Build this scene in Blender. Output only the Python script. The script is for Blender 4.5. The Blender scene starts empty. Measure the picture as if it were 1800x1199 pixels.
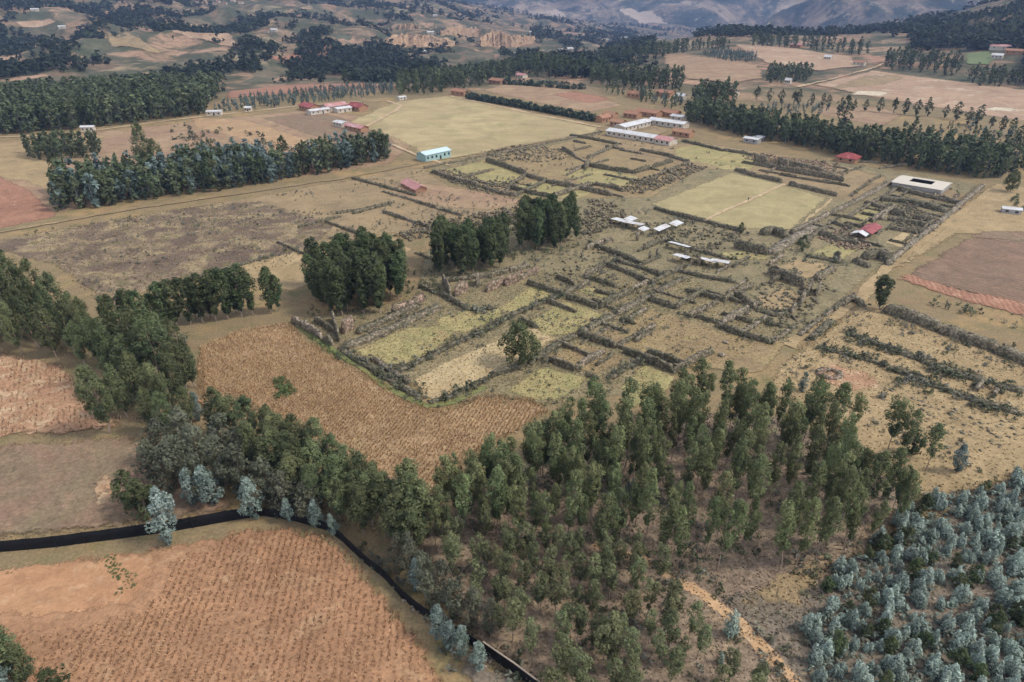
import bpy, bmesh, math, random
import numpy as np
from mathutils import Vector, Matrix
from mathutils.geometry import delaunay_2d_cdt

# ------------------------------------------------------------------ camera, sky, sun, exposure
scene = bpy.context.scene
COL = scene.collection
R = math.radians
CAM_H, PITCH, FPX = 80.0, R(27.9), 1170.0
cam_data = bpy.data.cameras.new('camera')
cam_data.sensor_width = 36.0
cam_data.lens = FPX / 1800 * 36
cam_data.clip_start, cam_data.clip_end = 1.0, 30000
cam = bpy.data.objects.new('camera', cam_data)
cam.location = (0, 0, CAM_H)
cam.rotation_euler = (math.pi / 2 - PITCH, 0, 0)
COL.objects.link(cam)
scene.camera = cam

SUN_EL, SUN_AZ = R(50), R(98)          # azimuth measured from +Y towards +X
world = bpy.data.worlds.new('World')
scene.world = world
world.use_nodes = True
wn = world.node_tree
sky = wn.nodes.new('ShaderNodeTexSky')
sky.sky_type = 'NISHITA'
sky.sun_disc = False
sky.sun_elevation = SUN_EL
sky.sun_rotation = SUN_AZ
sky.altitude = 3100
sky.dust_density = 3.0
bg = wn.nodes['Background']
bg.inputs['Strength'].default_value = 0.145
# a veil of high cloud takes most of the blue out of the sky
veil = wn.nodes.new('ShaderNodeHueSaturation')
veil.inputs['Saturation'].default_value = 0.3
wn.links.new(sky.outputs['Color'], veil.inputs['Color'])
wn.links.new(veil.outputs['Color'], bg.inputs['Color'])

sun_data = bpy.data.lights.new('sun', 'SUN')
sun_data.energy = 1.2
sun_data.angle = R(11)
sun_data.color = (1.0, 0.95, 0.84)
sun = bpy.data.objects.new('sun', sun_data)
sd = Vector((math.sin(SUN_AZ) * math.cos(SUN_EL), math.cos(SUN_AZ) * math.cos(SUN_EL), math.sin(SUN_EL)))
sun.rotation_euler = sd.to_track_quat('Z', 'Y').to_euler()
sun.location = (300, 0, 400)
COL.objects.link(sun)

vs = scene.view_settings
vs.view_transform = 'Standard'
vs.look = 'None'
vs.exposure = 1.36
vs.gamma = 1.0
vs.use_curve_mapping = False
scene.cycles.max_bounces = 4
scene.cycles.diffuse_bounces = 2
scene.cycles.transparent_max_bounces = 8
scene.cycles.volume_bounces = 0
scene.cycles.use_adaptive_sampling = True
scene.cycles.adaptive_threshold = 0.025

# ------------------------------------------------------------------ small maths
rng = np.random.default_rng(7)
random.seed(7)
SP, CP = math.sin(PITCH), math.cos(PITCH)

def hash2(i, j, s):
    n = (i.astype(np.int64) * 374761393 + j.astype(np.int64) * 668265263 + s * 1442695041) & 0xffffffff
    n = ((n ^ (n >> 13)) * 1274126177) & 0xffffffff
    return ((n ^ (n >> 16)) & 0xffff) / 65535.0

def vnoise(x, y, s=0):
    x = np.asarray(x, float); y = np.asarray(y, float)
    i, j = np.floor(x), np.floor(y)
    u, v = x - i, y - j
    u, v = u * u * (3 - 2 * u), v * v * (3 - 2 * v)
    return ((hash2(i, j, s) * (1 - u) + hash2(i + 1, j, s) * u) * (1 - v)
            + (hash2(i, j + 1, s) * (1 - u) + hash2(i + 1, j + 1, s) * u) * v)

def fbm(x, y, s=0, o=4):
    a, t, k = 1.0, 0.0, 0.0
    for q in range(o):
        t = t + a * (vnoise(np.asarray(x) * 2 ** q, np.asarray(y) * 2 ** q, s + q) - .5)
        k += a; a *= .5
    return t / k * 2

def smooth(a, b, x):
    t = np.clip((np.asarray(x, float) - a) / (b - a), 0, 1)
    return t * t * (3 - 2 * t)

# ------------------------------------------------------------------ the lie of the land
TC = np.array([-1500, -400, 0, 350, 650, 900, 1100, 1300, 1450, 1650, 1900, 2300, 3500])
TD = np.array([0, 600, 800, 1000, 1300, 1700, 2200, 3000, 4200, 6000, 9000])
TZ = np.array([
 [0, 0, -5, 5, 25, 50, 80, 140, 260, 480, 800],
 [0, 0, -6, 2, 20, 42, 70, 130, 260, 480, 800],
 [0, 0, -8, -3, 11, 32, 62, 120, 250, 450, 750],
 [0, 0, -9, -8, 14, 28, 55, 105, 220, 420, 700],
 [0, 0, -10, -25, -20, 0, 28, 70, 120, 100, 100],
 [0, 0, -4, -22, -40, -34, -20, -22, -60, -140, -200],
 [0, 0, 0, 0, -14, -55, -66, -80, -120, -160, -200],
 [0, 0, 2, 9, 12, -10, -90, -140, -170, -180, -200],
 [0, 0, 1, 6, 10, -6, -60, -110, -150, -180, -200],
 [0, 0, 2, 10, 26, 26, -20, -60, -30, 60, 300],
 [0, 0, 5, 32, 70, 92, 80, 60, 100, 200, 500],
 [0, 0, 8, 45, 95, 130, 140, 160, 200, 300, 600],
 [0, 0, 8, 45, 95, 130, 140, 160, 200, 300, 600]], float)
AZC = np.arctan((TC - 900) / FPX / (CP + SP * 620 / FPX))
AZF = np.linspace(-1.75, 1.75, 501)
DF = np.concatenate([np.linspace(4, 560, 40)[:-1], np.geomspace(560, 9000, 260)])
_t = np.array([np.interp(DF, TD, TZ[k]) for k in range(len(TC))])
TAB = np.array([np.interp(AZF, AZC, _t[:, k]) for k in range(len(DF))]).T
_flat = smooth(590, 760, DF)[None, :]
for _ in range(14):
    p = np.pad(TAB, 1, mode='edge')
    TAB = (p[1:-1, 1:-1] * 2 + p[:-2, 1:-1] + p[2:, 1:-1] + p[1:-1, :-2] + p[1:-1, 2:]) / 6
TAB *= _flat
_X = np.sin(AZF)[:, None] * DF[None, :]
_Y = np.cos(AZF)[:, None] * DF[None, :]
_left = 1 - .75 * smooth(-.0, .25, AZF)[:, None]                      # ravines cut the left and middle slopes more than the right plateau
TAB += fbm(_X / 330, _Y / 330, 3, 5) * smooth(700, 1500, DF)[None, :] * (12 + 30 * smooth(2500, 6000, DF))[None, :]
TAB += (.42 - np.abs(fbm(_X / 210 + _Y / 700, _Y / 420, 17, 5)) * 2) * smooth(720, 1150, DF)[None, :] * 38 * _left

def T(x, y):
    x = np.asarray(x, float); y = np.asarray(y, float)
    a = (np.arctan2(x, y) - AZF[0]) / (AZF[1] - AZF[0])
    d = np.interp(np.hypot(x, y), DF, np.arange(len(DF)))
    a = np.clip(a, 0, len(AZF) - 1.001); d = np.clip(d, 0, len(DF) - 1.001)
    i, j = a.astype(int), d.astype(int)
    u, v = a - i, d - j
    return ((TAB[i, j] * (1 - u) + TAB[i + 1, j] * u) * (1 - v) + (TAB[i, j + 1] * (1 - u) + TAB[i + 1, j + 1] * u) * v)

_ts = np.geomspace(60, 12000, 1500)

def ray(px, py):
    a, b = (px - 900) / FPX, (600 - py) / FPX
    return np.array([a, CP + b * SP, -SP + b * CP])

def G(px, py):
    """the spot of land that the picture shows at this place"""
    d = ray(px, py)
    if d[2] < -1e-6:
        t = -CAM_H / d[2]
        if math.hypot(d[0] * t, d[1] * t) < 590:
            return np.array([d[0] * t, d[1] * t, 0.0])
    x, y, z = d[0] * _ts, d[1] * _ts, CAM_H + d[2] * _ts
    k = np.nonzero(z < T(x, y))[0]
    k = k[0] if len(k) else len(_ts) - 1
    return np.array([x[k], y[k], float(T(x[k], y[k]))])

def height_to(P, ytop):
    b = (600 - ytop) / FPX
    k = (-SP + b * CP) / (CP + b * SP)
    return float(CAM_H + k * P[1] - P[2])

def depth(P):
    return P[1] * CP + (CAM_H - P[2]) * SP

def pix(P):
    d = depth(P)
    return 900 + FPX * P[0] / d, 600 - FPX * ((P[2] - CAM_H) * CP + P[1] * SP) / d

AXB = np.array([0.683, 0.730]); AXA = np.array([-0.730, 0.683])     # the two directions of the old town's grid

def inpoly(x, y, poly):
    poly = np.asarray(poly)
    inside = np.zeros(np.shape(x), bool)
    j = len(poly) - 1
    for i in range(len(poly)):
        xi, yi, xj, yj = poly[i][0], poly[i][1], poly[j][0], poly[j][1]
        c = ((yi > y) != (yj > y)) & (x < (xj - xi) * (y - yi) / (yj - yi + 1e-12) + xi)
        inside ^= c
        j = i
    return inside

def scatter(poly_px, spacing, jitter=.42, seed=0, density=None):
    """spots on a jittered planting grid inside a piece of land"""
    r = np.random.default_rng(seed)
    P = np.array([G(*p)[:2] for p in poly_px])
    lo, hi = P.min(0) - spacing, P.max(0) + spacing
    c = (lo + hi) / 2
    n = int(np.hypot(*(hi - lo)) / spacing / 2) + 2
    u, v = np.meshgrid(np.arange(-n, n), np.arange(-n, n))
    u = (u + r.uniform(-jitter, jitter, u.shape)) * spacing
    v = (v + r.uniform(-jitter, jitter, v.shape)) * spacing
    x = c[0] + AXB[0] * u + AXA[0] * v; y = c[1] + AXB[1] * u + AXA[1] * v
    m = inpoly(x, y, P)
    x, y = x[m], y[m]
    if density is not None:
        k = r.random(len(x)) < density(x, y)
        x, y = x[k], y[k]
    return np.stack([x, y, T(x, y)], 1)

# ------------------------------------------------------------------ materials
def nodes_of(name, rough=.9):
    m = bpy.data.materials.new(name)
    m.use_nodes = True
    nt = m.node_tree
    b = nt.nodes['Principled BSDF']
    b.inputs['Roughness'].default_value = rough
    b.inputs['Specular IOR Level'].default_value = .15
    return m, nt, b

def N(nt, t, **kw):
    n = nt.nodes.new(t)
    for k, v in kw.items():
        if k.startswith('i_'):
            n.inputs[k[2:].replace('_', ' ')].default_value = v
        else:
            setattr(n, k, v)
    return n

def noise(nt, vec, scale, detail=4, rough=.6, dist=0.0):
    n = N(nt, 'ShaderNodeTexNoise')
    n.inputs['Scale'].default_value = scale
    n.inputs['Detail'].default_value = detail
    n.inputs['Roughness'].default_value = rough
    n.inputs['Distortion'].default_value = dist
    nt.links.new(vec, n.inputs['Vector'])
    return n.outputs['Fac']

def ramp(nt, fac, stops):
    r = N(nt, 'ShaderNodeValToRGB')
    e = r.color_ramp.elements
    while len(e) < len(stops):
        e.new(.5)
    for el, (p, c) in zip(e, stops):
        el.position = p
        el.color = (*c, 1) if len(c) == 3 else c
    nt.links.new(fac, r.inputs['Fac'])
    return r.outputs['Color']

def mixc(nt, fac, a, b, mode='MIX'):
    m = N(nt, 'ShaderNodeMix', data_type='RGBA', blend_type=mode)
    for s, v in ((m.inputs['Factor'], fac), (m.inputs['A'], a), (m.inputs['B'], b)):
        if isinstance(v, bpy.types.NodeSocket):
            nt.links.new(v, s)
        elif s.type == 'RGBA':
            s.default_value = (*v, 1)
        else:
            s.default_value = v
    return m.outputs['Result']

def mathn(nt, op, a, b=0.0):
    m = N(nt, 'ShaderNodeMath', operation=op)
    for s, v in ((m.inputs[0], a), (m.inputs[1], b)):
        if isinstance(v, bpy.types.NodeSocket):
            nt.links.new(v, s)
        else:
            s.default_value = v
    return m.outputs[0]

def position(nt):
    return N(nt, 'ShaderNodeNewGeometry').outputs['Position']

def bump(nt, bsdf, h, strength=.5, dist=.3):
    b = N(nt, 'ShaderNodeBump')
    b.inputs['Strength'].default_value = strength
    b.inputs['Distance'].default_value = dist
    nt.links.new(h, b.inputs['Height'])
    nt.links.new(b.outputs['Normal'], bsdf.inputs['Normal'])

def lin(*c):
    return tuple(((v / 255 + .055) / 1.055) ** 2.4 if v > 10 else v / 255 / 12.92 for v in c)

def grey(c, k=.22):
    l = .3 * c[0] + .59 * c[1] + .11 * c[2]
    return tuple(v * (1 - k) + l * k for v in c)

def earth(c, dull):
    c = grey(c, dull)
    return (c[0] * .985, c[1] * 1.015, c[2] * .955)

def soil(name, c1, c2, c3=None, *a, dull=.17, **k):
    return _soil(name, earth(c1, dull), earth(c2, dull), earth(c3, dull) if c3 else None, *a, **k)

def _soil(name, c1, c2, c3=None, big=.05, mid=.35, fine=2.2, furrow=None, contrast=.5, c3amt=(.55, .7), flecks=None):
    """land cover: two broad tones, a third in patches, fine grain, and furrows where it is ploughed"""
    m, nt, b = nodes_of(name, .95)
    pos = position(nt)
    c = ramp(nt, noise(nt, pos, big, 5, .62, .4), [(.36, c1), (.64, c2)])
    if c3:
        f = ramp(nt, noise(nt, pos, mid, 5, .65, .6), [(c3amt[0], (0, 0, 0)), (c3amt[1], (1, 1, 1))])
        c = mixc(nt, f, c, c3)
    fi = noise(nt, pos, fine, 5, .75)
    g = ramp(nt, fi, [(.3, (1 - contrast,) * 3), (.7, (1 + contrast * .55,) * 3)])
    c = mixc(nt, 1.0, c, g, 'MULTIPLY')
    if flecks:
        fv = ramp(nt, noise(nt, pos, flecks[0], 3, .7), [(flecks[1], (0, 0, 0)), (flecks[1] + .05, (1, 1, 1))])
        c = mixc(nt, fv, c, flecks[2])
    h = fi
    if furrow:
        ang, sp, amt, fc = furrow
        mp = N(nt, 'ShaderNodeMapping')
        mp.inputs['Rotation'].default_value = (0, 0, ang)
        nt.links.new(pos, mp.inputs['Vector'])
        w = N(nt, 'ShaderNodeTexWave', wave_type='BANDS', bands_direction='X')
        w.inputs['Scale'].default_value = .314 / sp
        w.inputs['Distortion'].default_value = 4.5
        w.inputs['Detail'].default_value = 3
        w.inputs['Detail Scale'].default_value = 1.5
        nt.links.new(mp.outputs['Vector'], w.inputs['Vector'])
        c = mixc(nt, mathn(nt, 'MULTIPLY', w.outputs['Fac'], amt), c, fc)
        h = mathn(nt, 'ADD', fi, w.outputs['Fac'])
    mo = ramp(nt, noise(nt, pos, big * 2.3, 6, .7, 1.2), [(.32, (.8,) * 3), (.68, (1.16,) * 3)])
    c = mixc(nt, 1.0, c, mo, 'MULTIPLY')
    nt.links.new(c, b.inputs['Base Color'])
    bump(nt, b, h, .6, .25)
    # the outermost strip of a plot thins out into its neighbour
    ed = N(nt, 'ShaderNodeAttribute', attribute_name='edge')
    nz = N(nt, 'ShaderNodeMapRange')
    nz.inputs['From Min'].default_value = .3; nz.inputs['From Max'].default_value = .7
    nt.links.new(noise(nt, pos, .45, 6, .8), nz.inputs['Value'])
    al = mathn(nt, 'SUBTRACT', mathn(nt, 'MULTIPLY', ed.outputs['Fac'], 1.25), nz.outputs['Result'])
    nt.links.new(ramp(nt, al, [(.0, (0, 0, 0)), (.25, (1, 1, 1))]), b.inputs['Alpha'])
    return m

def leaf_mat(name, tint=.16, trans=.22):
    m, nt, b = nodes_of(name, .62)
    a = N(nt, 'ShaderNodeAttribute', attribute_name='Col')
    oi = N(nt, 'ShaderNodeObjectInfo')
    hs = N(nt, 'ShaderNodeHueSaturation')
    v = N(nt, 'ShaderNodeMapRange')
    v.inputs['To Min'].default_value = 1 - tint * 1.6; v.inputs['To Max'].default_value = 1 + tint * 1.6
    nt.links.new(oi.outputs['Random'], v.inputs['Value'])
    nt.links.new(v.outputs['Result'], hs.inputs['Value'])
    w = N(nt, 'ShaderNodeMath', operation='FRACT')
    w2 = mathn(nt, 'MULTIPLY', oi.outputs['Random'], 7.31)
    nt.links.new(w2, w.inputs[0])
    hv = N(nt, 'ShaderNodeMapRange')
    hv.inputs['To Min'].default_value = .5 - tint * .14; hv.inputs['To Max'].default_value = .5 + tint * .14
    nt.links.new(w.outputs[0], hv.inputs['Value'])
    nt.links.new(hv.outputs['Result'], hs.inputs['Hue'])
    nt.links.new(a.outputs['Color'], hs.inputs['Color'])
    nt.links.new(hs.outputs['Color'], b.inputs['Base Color'])
    if trans:
        t = N(nt, 'ShaderNodeBsdfTranslucent')
        nt.links.new(hs.outputs['Color'], t.inputs['Color'])
        mx = N(nt, 'ShaderNodeMixShader')
        mx.inputs[0].default_value = trans
        nt.links.new(b.outputs[0], mx.inputs[1]); nt.links.new(t.outputs[0], mx.inputs[2])
        nt.links.new(mx.outputs[0], nt.nodes['Material Output'].inputs['Surface'])
    return m

def paint(name, col, rough=.6, var=.25, scale=1.2, spec=.3, streak=None):
    m, nt, b = nodes_of(name, rough)
    b.inputs['Specular IOR Level'].default_value = spec
    pos = position(nt)
    f = noise(nt, pos, scale, 5, .7)
    c = mixc(nt, 1.0, col, ramp(nt, f, [(.25, (1 - var,) * 3), (.75, (1 + var * .6,) * 3)]), 'MULTIPLY')
    if streak:
        c = mixc(nt, ramp(nt, noise(nt, pos, scale * .4, 4, .7), [(.52, (0, 0, 0)), (.66, (.8, .8, .8))]), c, streak)
    nt.links.new(c, b.inputs['Base Color'])
    bump(nt, b, f, .2, .05)
    return m

def stone_mat(name, c1, c2, c3, sc=1.6):
    m, nt, b = nodes_of(name, .95)
    pos = position(nt)
    v = N(nt, 'ShaderNodeTexVoronoi')
    v.inputs['Scale'].default_value = sc
    nt.links.new(pos, v.inputs['Vector'])
    h = N(nt, 'ShaderNodeSeparateColor')
    nt.links.new(v.outputs['Color'], h.inputs['Color'])
    c = ramp(nt, h.outputs[0], [(0, c1), (.5, c2), (1, c3)])
    f = noise(nt, pos, .5, 4)
    c = mixc(nt, ramp(nt, f, [(.38, (0, 0, 0)), (.62, (.75, .75, .75))]), c, (.155, .145, .085))
    joint = ramp(nt, v.outputs['Distance'], [(.3, (1, 1, 1)), (.62, (.45, .45, .45))])
    c = mixc(nt, 1.0, c, joint, 'MULTIPLY')
    nt.links.new(c, b.inputs['Base Color'])
    bump(nt, b, v.outputs['Distance'], .5, -.2)
    return m

# ------------------------------------------------------------------ mesh helpers
def tag(o, label=None, cat=None, group=None, kind=None):
    for k, v in (('label', label), ('category', cat), ('group', group), ('kind', kind)):
        if v:
            o[k] = v
    return o

def link(name, me, parent=None, loc=None):
    o = bpy.data.objects.new(name, me)
    COL.objects.link(o)
    if parent is not None:
        o.parent = parent
    if loc is not None:
        o.location = loc
    return o

def empty(name, loc, rz=0.0, s=1.0):
    o = bpy.data.objects.new(name, None)
    o.empty_display_size = .5
    COL.objects.link(o)
    o.location = loc
    o.rotation_euler = (0, 0, rz)
    o.scale = (s, s, s) if np.isscalar(s) else s
    return o

def np_mesh(name, V, F, mat, cols=None, smooth_=False):
    """V (n,3), F (m,k) all faces with k corners"""
    V = np.asarray(V, np.float32); F = np.asarray(F, np.int32)
    me = bpy.data.meshes.new(name)
    k = F.shape[1]
    me.vertices.add(len(V)); me.loops.add(F.size); me.polygons.add(len(F))
    me.vertices.foreach_set('co', V.ravel())
    me.loops.foreach_set('vertex_index', F.ravel())
    me.polygons.foreach_set('loop_start', np.arange(0, F.size, k, dtype=np.int32))
    if smooth_:
        me.polygons.foreach_set('use_smooth', np.ones(len(F), bool))
    me.update(calc_edges=True)
    if cols is not None:
        a = me.color_attributes.new('Col', 'FLOAT_COLOR', 'POINT')
        a.data.foreach_set('color', np.concatenate([np.asarray(cols, np.float32), np.ones((len(V), 1), np.float32)], 1).ravel())
    me.materials.append(mat)
    return me

class MB:
    """collects shapes, then makes one mesh object of them"""
    def __init__(self):
        self.v, self.f = [], []
    def add(self, vs, fs):
        o = len(self.v)
        self.v += [tuple(map(float, p)) for p in vs]
        self.f += [tuple(i + o for i in f) for f in fs]
    def box(self, x0, x1, y0, y1, z0, z1):
        self.add([(x0, y0, z0), (x1, y0, z0), (x1, y1, z0), (x0, y1, z0), (x0, y0, z1), (x1, y0, z1), (x1, y1, z1), (x0, y1, z1)],
                 [(3, 2, 1, 0), (4, 5, 6, 7), (0, 1, 5, 4), (1, 2, 6, 5), (2, 3, 7, 6), (3, 0, 4, 7)])
    def tube(self, pts, rad, n=6):
        pts = [np.array(p, float) for p in pts]
        o = len(self.v)
        for i, p in enumerate(pts):
            t = pts[min(i + 1, len(pts) - 1)] - pts[max(i - 1, 0)]
            t = t / (np.linalg.norm(t) + 1e-9)
            a = np.cross(t, (0, 1, 0) if abs(t[1]) < .9 else (1, 0, 0)); a /= np.linalg.norm(a)
            b = np.cross(t, a)
            for k in range(n):
                q = 2 * math.pi * k / n
                self.v.append(tuple(p + rad[i] * (math.cos(q) * a + math.sin(q) * b)))
        for i in range(len(pts) - 1):
            for k in range(n):
                k2 = (k + 1) % n
                self.f.append((o + i * n + k, o + i * n + k2, o + (i + 1) * n + k2, o + (i + 1) * n + k))
        self.f.append(tuple(o + (len(pts) - 1) * n + k for k in range(n)))
    def slab(self, quad, t):
        """a thick sheet over four corners"""
        q = [np.array(p, float) for p in quad]
        n = np.cross(q[1] - q[0], q[3] - q[0]); n /= np.linalg.norm(n)
        lo = [p - n * t for p in q]
        self.add(q + lo, [(0, 1, 2, 3), (7, 6, 5, 4), (0, 4, 5, 1), (1, 5, 6, 2), (2, 6, 7, 3), (3, 7, 4, 0)])
    def mesh(self, name, mat, smooth_=False):
        me = bpy.data.meshes.new(name)
        me.from_pydata(self.v, [], self.f)
        if smooth_:
            me.polygons.foreach_set('use_smooth', np.ones(len(self.f), bool))
        me.materials.append(mat)
        me.update()
        return me
    def build(self, name, mat, parent=None, loc=None, smooth_=False):
        return link(name, self.mesh(name, mat, smooth_), parent, loc)

# ------------------------------------------------------------------ ground sheet reaching the far hills
def ground_material():
    m, nt, b = nodes_of('land', .95)
    pos = position(nt)
    sep = N(nt, 'ShaderNodeSeparateXYZ'); nt.links.new(pos, sep.inputs[0])
    # the plain: dry grass, bare earth, grey-green herbs
    c = ramp(nt, noise(nt, pos, .035, 5, .62, .5), [(.35, lin(152, 128, 92)), (.5, lin(140, 122, 92)), (.65, lin(168, 140, 98))])
    f = ramp(nt, noise(nt, pos, .16, 5, .68, .5), [(.5, (0, 0, 0)), (.68, (1, 1, 1))])
    c = mixc(nt, f, c, lin(122, 114, 78))
    f = ramp(nt, noise(nt, pos, .22, 5, .7, .8), [(.56, (0, 0, 0)), (.7, (.8, .8, .8))])
    c = mixc(nt, f, c, lin(138, 108, 86))
    # the far slopes: a patchwork of plots, scrub and woodland litter
    st = N(nt, 'ShaderNodeMapping'); st.inputs['Scale'].default_value = (1, .45, 0)
    nt.links.new(pos, st.inputs['Vector'])
    wv = N(nt, 'ShaderNodeTexNoise'); wv.inputs['Scale'].default_value = .006
    nt.links.new(st.outputs[0], wv.inputs['Vector'])
    dv = N(nt, 'ShaderNodeVectorMath', operation='SCALE'); dv.inputs['Scale'].default_value = 90
    nt.links.new(wv.outputs['Color'], dv.inputs[0])
    av = N(nt, 'ShaderNodeVectorMath', operation='ADD')
    nt.links.new(st.outputs[0], av.inputs[0]); nt.links.new(dv.outputs[0], av.inputs[1])
    vo = N(nt, 'ShaderNodeTexVoronoi'); vo.inputs['Scale'].default_value = .021
    nt.links.new(av.outputs[0], vo.inputs['Vector'])
    sc = N(nt, 'ShaderNodeSeparateColor'); nt.links.new(vo.outputs['Color'], sc.inputs[0])
    p = ramp(nt, sc.outputs[0], [(0, lin(112, 96, 78)), (.18, lin(158, 128, 102)), (.34, lin(98, 92, 72)), (.5, lin(178, 142, 116)),
                                 (.66, lin(96, 96, 76)), (.8, lin(168, 130, 106)), (1, lin(150, 136, 106))])
    p = mixc(nt, ramp(nt, noise(nt, pos, .02, 5, .65, .5), [(.43, (0, 0, 0)), (.55, (.92, .92, .92))]), p, lin(76, 80, 60))
    p = mixc(nt, 1.0, p, ramp(nt, noise(nt, pos, .12, 5, .7), [(.3, (.62,) * 3), (.7, (1.25,) * 3)]), 'MULTIPLY')
    ln = N(nt, 'ShaderNodeVectorMath', operation='LENGTH'); nt.links.new(pos, ln.inputs[0])
    far = N(nt, 'ShaderNodeMapRange'); far.inputs['From Min'].default_value = 560; far.inputs['From Max'].default_value = 700
    nt.links.new(ln.outputs['Value'], far.inputs['Value'])
    fi = noise(nt, pos, 1.8, 6, .75)
    c = mixc(nt, 1.0, c, ramp(nt, fi, [(.3, (.6,) * 3), (.7, (1.28,) * 3)]), 'MULTIPLY')
    c = mixc(nt, far.outputs['Result'], c, p)
    nt.links.new(c, b.inputs['Base Color'])
    bump(nt, b, fi, .5, .25)
    return m

def build_ground():
    na, nd = len(AZF), len(DF)
    V = np.stack([_X, _Y, TAB], 2).reshape(-1, 3)
    i, j = np.meshgrid(np.arange(na - 1), np.arange(nd - 1), indexing='ij')
    a = (i * nd + j).ravel()
    F = np.stack([a, a + 1, a + nd + 1, a + nd], 1)[:, ::-1]
    # close the little hole under the camera
    V = np.concatenate([V, [[0, 0, 0]]])
    k = np.arange(na - 1) * nd
    me = np_mesh('ground', V, F, ground_material(), smooth_=True)
    o = link('ground', me)
    tag(o, 'dry grass plain with far patchwork slopes', None, None, 'structure')
build_ground()

# ------------------------------------------------------------------ far mountains
def mountain(name, az0, az1, d0, d1, prof, seed, label, slide=None):
    na, nd = 220, 110
    az = np.arctan((np.linspace(az0, az1, na) - 900) / FPX / (CP + SP * 620 / FPX))
    d = np.linspace(d0, d1, nd)
    X = np.sin(az)[:, None] * d; Y = np.cos(az)[:, None] * d
    s = np.linspace(0, 1, nd)[None, :]
    px = np.linspace(az0, az1, na)
    top = np.interp(px, [p[0] for p in prof], [p[1] for p in prof])[:, None]
    base = -260.0
    Z = base + (top - base) * (1 - (1 - np.minimum(s / .62, 1)) ** 1.35) - np.maximum(s - .62, 0) * 300
    rid = 1 - np.abs(fbm(X / 900 + .3 * fbm(X / 500, Y / 500, seed + 9), Y / 1500, seed, 5)) * 2
    Z = Z + (rid - .55) * 210 * smooth(0, .3, s) + fbm(X / 260, Y / 260, seed + 3, 5) * 42
    V = np.stack([X, Y, Z], 2).reshape(-1, 3)
    i, j = np.meshgrid(np.arange(na - 1), np.arange(nd - 1), indexing='ij')
    a = (i * nd + j).ravel()
    F = np.stack([a, a + nd, a + nd + 1, a + 1], 1)
    m, nt, b = nodes_of(name + '_slopes', .95)
    pos = position(nt)
    c = ramp(nt, noise(nt, pos, .0016, 7, .68, .8), [(.34, lin(40, 52, 42)), (.46, lin(86, 84, 70)), (.53, lin(156, 134, 112)), (.64, lin(206, 182, 152))])
    c = mixc(nt, ramp(nt, noise(nt, pos, .006, 7, .72), [(.47, (0, 0, 0)), (.58, (.95, .95, .95))]), c, lin(44, 58, 46))
    c = mixc(nt, ramp(nt, noise(nt, pos, .02, 4, .7), [(.6, (0, 0, 0)), (.66, (.8, .8, .8))]), c, lin(196, 176, 150))
    if slide is not None:
        for (sx, sy, sl, sw, ang) in slide:
            mp = N(nt, 'ShaderNodeMapping', vector_type='TEXTURE')
            mp.inputs['Location'].default_value = (sx, sy, 0); mp.inputs['Rotation'].default_value = (0, 0, ang)
            mp.inputs['Scale'].default_value = (sw, sl, 1e6)
            nt.links.new(pos, mp.inputs['Vector'])
            g = N(nt, 'ShaderNodeVectorMath', operation='LENGTH'); nt.links.new(mp.outputs[0], g.inputs[0])
            q = mathn(nt, 'ADD', g.outputs['Value'], mathn(nt, 'MULTIPLY', noise(nt, pos, .012, 5, .7), .9))
            c = mixc(nt, ramp(nt, q, [(.95, (1, 1, 1)), (1.2, (0, 0, 0))]), c, lin(208, 184, 160))
    nt.links.new(c, b.inputs['Base Color'])
    bump(nt, b, noise(nt, pos, .02, 6, .7), .8, 25)
    o = link('mountain', np_mesh('mountain', V, F, m, smooth_=True))
    tag(o, label, None, None, 'structure')

def at_d(px, d):
    a = math.atan((px - 900) / FPX / (CP + SP * 620 / FPX))
    return math.sin(a) * d, math.cos(a) * d
s1 = at_d(988, 5120); s2 = at_d(1140, 5150)
mountain('far_range', 300, 2300, 4700, 9500, [(300, 700), (700, 620), (900, 560), (1100, 600), (1300, 560), (1500, 620), (2300, 700)], 21,
         'hazy blue mountain with a pale landslide scar', [(s1[0], s1[1], 420, 90, .12), (s2[0], s2[1], 420, 130, .55)])
mountain('near_spur', 1270, 2900, 3000, 5200, [(1270, -230), (1390, -60), (1480, 60), (1600, 190), (1900, 330), (2900, 500)], 44,
         'dark blue wooded spur rising behind the right hill')

# ------------------------------------------------------------------ fields, plots, roads and paths: thin sheets on the ground
_lvl = [0]
def densify(P, step, amp, seed, closed=True):
    out = []
    n = len(P)
    for i in range(n if closed else n - 1):
        a, b = P[i], P[(i + 1) % n]
        L = np.hypot(*(b - a))
        k = max(1, int(L / step))
        nrm = np.array([-(b - a)[1], (b - a)[0]]) / (L + 1e-9)
        for q in range(k):
            p = a + (b - a) * q / k
            w = fbm(p[0] / (step * 3.1) + seed, p[1] / (step * 3.1), seed, 3)
            out.append(p + nrm * amp * float(w) * (1 if (q or closed) else .3))
    if not closed:
        out.append(P[-1])
    return out

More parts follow.
